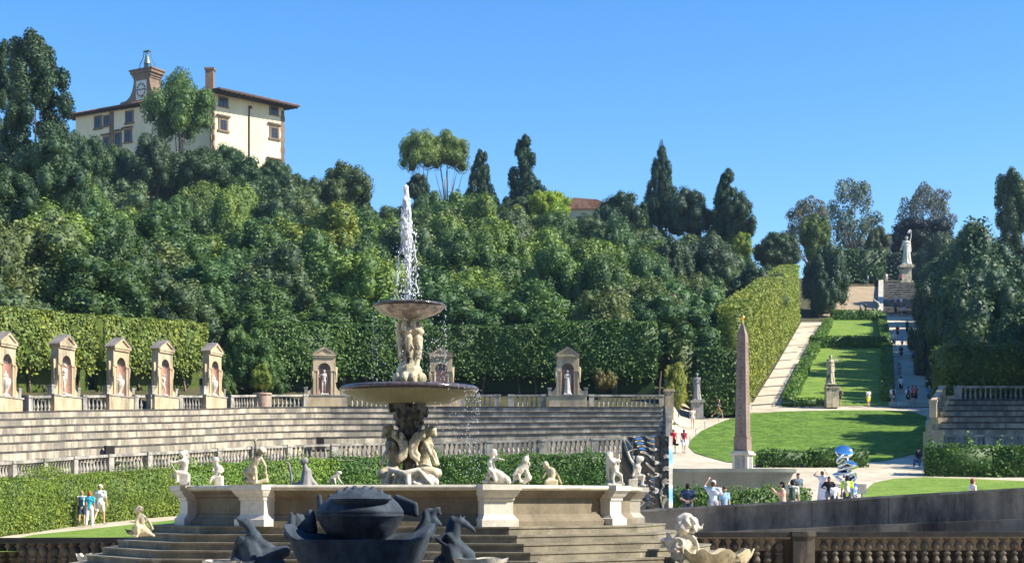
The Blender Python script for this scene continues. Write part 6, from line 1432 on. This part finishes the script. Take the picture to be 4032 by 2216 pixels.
on(3686, 1606, 1.60, 'crouching person in dark clothes by the foot of the stair balustrade', face=200, top=(.14, .04, .08), bot=(.05, .05, .12), hair=BK, sit=True, style='trousers')
on(3618, 1843, 1.70, 'person in dark clothes sitting on the ground in the shade', face=150, top=BK, bot=(.07, .12, .2), hair=BK, sit=True, style='trousers', shoe=WH)
on(3520, 1370, 1.86, 'woman in a wide white shirt and jeans coming down the stair walk', face=180, top=(.80, .74, .68), bot=DEN, style='trousers', hair=(.4, .2, .15), wide=1.25, sleeves='long')
on(3552, 1372, 1.35, 'child in pale blue on the stair walk', face=10, top=(.25, .42, .70), bot=(.1, .2, .4), hair=BK)
on(3590, 1372, 1.80, 'person in black on the right half of the stair walk', face=0, top=BK, bot=BK, style='trousers', hair=BK)
on(3603, 1373, 1.70, 'second person in black close beside the first on the stair walk', face=10, top=(.03, .02, .03), bot=BK, hair=BK)
on(3548, 1421, 1.66, 'dark-clothed person on the lower stair walk', face=0, top=BK, bot=NAVY, hair=BK)
on(3596, 1429, 1.55, 'person in grey shirt on the lower stair walk', face=0, top=(.14, .2, .26), bot=BK, hair=BK)
on(3572, 1314, 1.78, 'dark figure on the upper stair walk', face=0, top=(.05, .03, .04), bot=BK, hair=BK, style='trousers')
on(3562, 1252, 1.80, 'person in white shirt and dark skirt at the foot of the far stairs', face=0, top=(.45, .55, .75), bot=BK, hair=BK)
STR = (236, 262)
def on_stair(px, py, h, label, **k):
    D = np.interp(py, [1115, 1240], [262, 236]); return person(px, float(D), h, label, z=float(Z(py, D))+.02, **k)
on_stair(3526, 1240, 1.75, 'dark figure on the lowest far steps', face=0, top=NAVY, bot=BK, hair=BK, style='trousers')
on_stair(3525, 1202, 1.75, 'pale-clothed figure halfway down the far stairs', face=180, top=(.70, .50, .40), bot=(.5, .4, .35), hair=(.3, .2, .1))
on_stair(3548, 1209, 1.55, 'figure in white and red on the far stairs', face=0, top=WH, bot=(.6, .15, .12), hair=BK)
on_stair(3417, 1121, 1.72, 'person in pale blue shirt before the dark hedge at the top', face=90, top=(.5, .6, .75), bot=NAVY, hair=BK)
on_stair(3490, 1117, 1.80, 'person in white at the head of the far stairs', face=180, top=(.85, .75, .70), bot=(.6, .5, .45), hair=(.3, .18, .12))
on_stair(3549, 1117, 1.60, 'person in red under the white statue pedestal', face=0, top=(.5, .05, .12), bot=NAVY, hair=BK)
on(3534, 1335, 1.72, 'person in dark red climbing the stair walk', face=0, top=(.25, .04, .05), bot=BK, hair=BK, step=.3)
on(3612, 1330, 1.70, 'person in white top on the right edge of the stair walk', face=0, top=WH, bot=NAVY, hair=(.2, .1, .05), step=.3)
on(3540, 1500, 1.75, 'tall person in grey on the shaded lower stair walk', face=0, top=(.2, .22, .25), bot=DEN, hair=BK, step=.3)
on(3390, 1243, 1.72, 'left of two people at the head of the sloping lawn, long red-brown hair', face=180, top=(.35, .4, .42), bot=BK, hair=(.2, .06, .04), hairlen=.2)
on(3409, 1243, 1.80, 'right of two people at the head of the sloping lawn, all in black', face=190, top=BK, bot=(.3, .25, .2), hair=BK)
# ---- far stairs
st = tag(empty('far_stairs', (X(3510, 236), 236, Z(1240, 236))), 'broad grey stone staircase climbing to the top terrace', 'stairs')
n_ = 34
for k in range(n_):
    D = lerp(236, 262, k/n_); z0, z1 = lerp(Z(1240, 236), Z(1115, 262), k/n_), lerp(Z(1240, 236), Z(1115, 262), (k+1)/n_)
    m_ = MB(); xa, xb = X(3466, D), X(3640, D); m_.box((xa+xb)/2-st.location.x, D+1.0-236, z1-.6-Z(1240, 236), xb-xa, 2.0, 1.2); m_.box((xa+xb)/2-st.location.x, D+.96-236, z1-.03-Z(1240, 236)+.02, xb-xa+.02, 2.0, .07)
    m_.build('step', M['nosing'] if k % 2 else M['rail'], st)
m_ = MB(); a, b = W(3467, 1240, 235.5)-st.location, W(3469, 1113, 262)-st.location; seg_box(m_, a, b, .8, a.z-.4, b.z-.4, 1.0); m_.build('side_wall', M['coping'], st)
m_ = MB(); a = W(3484, 1114, 262.3)-st.location
m_ = MB()
for k in range(6):   # iron gate leaves at the head of the stairs
    p = W(3472+k*3, 1118, 262.5)-st.location; m_.box(p.x, p.y, p.z+.9, .06, .06, 1.8)
p = W(3480, 1118, 262.5)-st.location; m_.box(p.x, p.y, p.z+1.75, .8, .05, .06); m_.build('gate', M['iron'], st)
# ---- standing statues built like the people but all stone
def stone_figure(px, D, z, h, label, la='down', ra='down', face=180, mat='marble', drape=True, cat='statue', step=.25, extra=(), vox=.035, group=None, sway=.03):
    J = skel(la, ra, step, hip_sway=sway); m_ = MB(); lo = min(J['anl'].z, J['anr'].z)-.06; m_.M = Matrix.Translation((0, 0, -lo)); add_caps(m_, body_caps(J, fingers=False, w_=1.05))
    if drape:
        for k in range(9):
            a = k*.7; m_.cap(J['waist']+Vector((.10*math.cos(a), .09*math.sin(a), 0)), Vector((.22*math.cos(a+.2), .20*math.sin(a+.2), .06+lo)), .07, .085)
        m_.cap(J['shr'], J['waist']+Vector((-.1, .05, 0)), .08, .09); m_.cap(J['shl'], J['waist']+Vector((-.22, -.1, -.3)), .06, .08)
    hd = J['head']; m_.ell(hd+Vector((0, -.03, .04)), (.11, .115, .10), 9)
    for c in extra: m_.cap(*c)
    m_.box(0, 0, lo-.06, .62, .55, .14)
    o = m_.build('statue', M[mat], None, (X(px, D), D, z+.07*h/1.72), R(face), smooth='all'); k = h/1.72; o.scale = (k, k, k); remesh(o, vox/k, 1); return tag(o, label, cat, group)
def urn(px, D, z, h, label, rz=0):
    k = h/1.3; t_ = tag(empty('urn', (X(px, D), D, z)), label, 'urn', 'urns in the aedicula niches')
    m_ = MB(); m_.lathe([(.24*k, 0), (.24*k, .06*k), (.10*k, .12*k), (.09*k, .2*k), (.22*k, .42*k), (.30*k, .72*k), (.28*k, .88*k), (.14*k, .98*k), (.17*k, 1.03*k)], n=14); m_.build('vessel', M['marble'], t_, smooth=True)
    m_ = MB(); m_.lathe([(.17*k, 1.03*k), (.13*k, 1.12*k), (.05*k, 1.17*k), (.06*k, 1.24*k), (.02*k, 1.30*k)], n=12); m_.build('lid', M['marble'], t_, smooth=True); return t_
for i, (px, kind) in enumerate(zip(A_px, 'usucusus')):
    p, an = A_pos[i]; q = p+Matrix.Rotation(an, 3, 'Z') @ Vector((0, .16, 1.10)); pc = PX(q.x, q.y)
    if kind == 'u' and i != 6: urn(pc, q.y, q.z, 1.55, ['white urn in the niche at the left picture edge', '', 'white urn in the third niche from the left', '', 'white urn in the fifth niche, by the laurels', '', 'white urn in the niche', ''][i])
    elif i == 6: urn(pc, q.y, q.z, .75, 'small white urn top in the niche behind the lower bowl')
    elif kind == 'c': o = stone_figure(pc, q.y, q.z, 1.5, 'white striding figure with bent knee in the fourth niche from the left', 'bent', 'out', face=180+math.degrees(an), drape=False, step=.9)
    else: o = stone_figure(pc, q.y, q.z, 1.95, {1: 'white standing figure in the second niche from the left', 5: 'white nude figure leaning in the niche left of the fountain', 7: 'white draped figure in the niche nearest the obelisk'}[i], 'down', 'hip' if i != 7 else 'bent', face=180+math.degrees(an), drape=i == 7)
D = 137.5; zs = terr(2742, D)
pd = tag(empty('statue_pedestal', (X(2744, 133), 133, terr(2744, 133))), 'grey pedestal in the hedge recess left of the obelisk', 'pedestal'); m_ = MB(); m_.box(0, 0, .75, 1.0, 1.0, 1.5); m_.box(0, 0, 1.5, 1.25, 1.25, .16); m_.box(0, 0, .1, 1.25, 1.25, .2); m_.build('block', M['grey_marble'], pd)
stone_figure(2744, 133, terr(2744, 133)+1.58, 2.3, 'grey bearded statue in the hedge recess left of the obelisk', 'bent', 'down', mat='grey_marble')
zd = terr(3268, 141.5)+.1
pd = tag(empty('statue_pedestal', (X(3275, 141.5), 141.5, zd)), 'tall mottled white pedestal at the foot of the lawn slope', 'pedestal'); m_ = MB(); m_.box(0, 0, .9, 1.15, 1.0, 1.8); m_.box(0, 0, 1.85, 1.3, 1.15, .14); m_.build('block', M['marble_aged'], pd)
m_ = MB(); m_.box(0, 0, 2.0, 1.05, .9, .2); m_.build('dark_plinth', M['nosing'], pd)
stone_figure(3270, 141.5, zd+2.08, 2.65, 'mottled white statue of a woman with one arm raised on the lawn slope', 'out', 'bent', mat='marble_aged', extra=((Vector((-.30, 0, 1.5)), Vector((-.36, .05, 1.85)), .04, .03),))
pzz = Z(1112, 264)
pd = tag(empty('statue_pedestal', (X(3566, 266), 266, pzz)), 'stepped pale pedestal under the tall white statue at the top', 'pedestal'); m_ = MB(); m_.box(0, 0, 1.4, 1.7, 1.6, 2.9); m_.box(0, 0, 3.0, 2.5, 2.2, .4); m_.box(0, 0, .2, 2.3, 2.1, .6); m_.build('block', M['marble_aged'], pd)
stone_figure(3570, 266, pzz+3.3, 4.8, 'tall bright white statue of a woman lifting a sheaf above her head, hilltop', 'raised', 'bent', face=170, step=.3, vox=.07, extra=((Vector((-.12, .05, 1.95)), Vector((-.2, .0, 2.05)), .10, .09), (Vector((.2, -.1, 1.3)), Vector((.35, -.2, .9)), .08, .06)))
sc_ = traced('curved_sculpture', 238, 3455, 1241, [((3452, 1236, 0), (3462, 1205, 0), 7, 5), ((3462, 1205, 0), (3458, 1190, 0), 5, 4), ((3458, 1190, 0), (3446, 1185, 0), 4, 3), ((3446, 1185, 0), (3437, 1172, 0), 3, 2), ((3437, 1172, 0), (3434, 1160, 0), 2, 1.5), ((3462, 1210, 0), (3468, 1235, 0), 4, 4), ((3440, 1238, 0), (3466, 1238, 0), 5, 5), ((3440, 1215, 0), (3452, 1225, 0), 3, 4)], 'cream curling sculpture beside the stairs, one arm pointing up', vox=.10)
# thin iron fence at the head of the path and along the upper walk edge
fn = tag(empty('iron_fence', (X(3290, 233), 233, terr(3290, 233))), 'thin dark iron fence at the foot of the dry slope', 'fence'); m_ = MB()
for px in range(3280, 3420, 4):
    p = Vector((X(px, 233), 233, terr(px, 233)))-fn.location; m_.box(p.x, 0, p.z+.6, .05, .05, 1.1)
m_.box(X(3350, 233)-fn.location.x, 0, 1.15, X(3420, 233)-X(3280, 233), .05, .06); m_.build('railing', M['iron'], fn)
fn = tag(empty('wire_fence', (X(2900, 128), 128, terr(2900, 128))), 'low thin post fence along the left and upper edge of the oval lawn', 'fence')
fp = [(2716, 1755), (2740, 1718), (2775, 1688), (2830, 1662), (2895, 1634), (2960, 1616), (3040, 1611), (3130, 1607), (3230, 1604), (3330, 1602), (3430, 1601), (3530, 1601), (3600, 1604)]
fp3 = [Vector((X(a, hit(a, b)), hit(a, b), 0)) for a, b in fp]
for v in fp3: v.z = terr_xy(v.x, v.y)
for v in fp3:
    m_ = MB(); q = v-fn.location; m_.tube([(q.x, q.y, q.z), (q.x, q.y, q.z+.62)], .022, 5); m_.build('post', M['iron'], fn)
m_ = MB()
for a, b in zip(fp3, fp3[1:]): m_.tube([a-fn.location+Vector((0, 0, .55)), b-fn.location+Vector((0, 0, .55))], .010, 4)
m_.build('wire', M['iron'], fn)
# ================================================================== PALACE (behind and beside the camera: it shades the front court and shows in the mirrors)
pal = tag(empty('palace', (0, -6, gz0)), 'brown stone palace from whose side the garden is seen', 'palace')
m_ = MB(); m_.box(0, -10, 15, 130, 12, 36); m_.build('wall', M['back_wall'], pal)
for k in range(-9, 10):
    wn = MB(); wn.box(k*6.2, -3.95, 10, 2.2, .2, 4.2); wn.build('window', M['glass'], pal)
wing = MB()
wing.box(25.5, 12.2, 7.5, 23, 40.0, 21); wing.build('side_wing', M['back_wall'], pal)
# ================================================================== AIR
m, t, o = new_mat('haze_air'); v = N(t, 'ShaderNodeVolumePrincipled'); v.inputs['Color'].default_value = (.52, .74, 1.0, 1); v.inputs['Density'].default_value = .00012; v.inputs['Anisotropy'].default_value = .1
t.links.new(v.outputs[0], o.inputs['Volume'])
mb = MB(); mb.box(0, 200, 41, 1000, 560, 90); hz = mb.build('haze', m); tag(hz, kind='stuff')
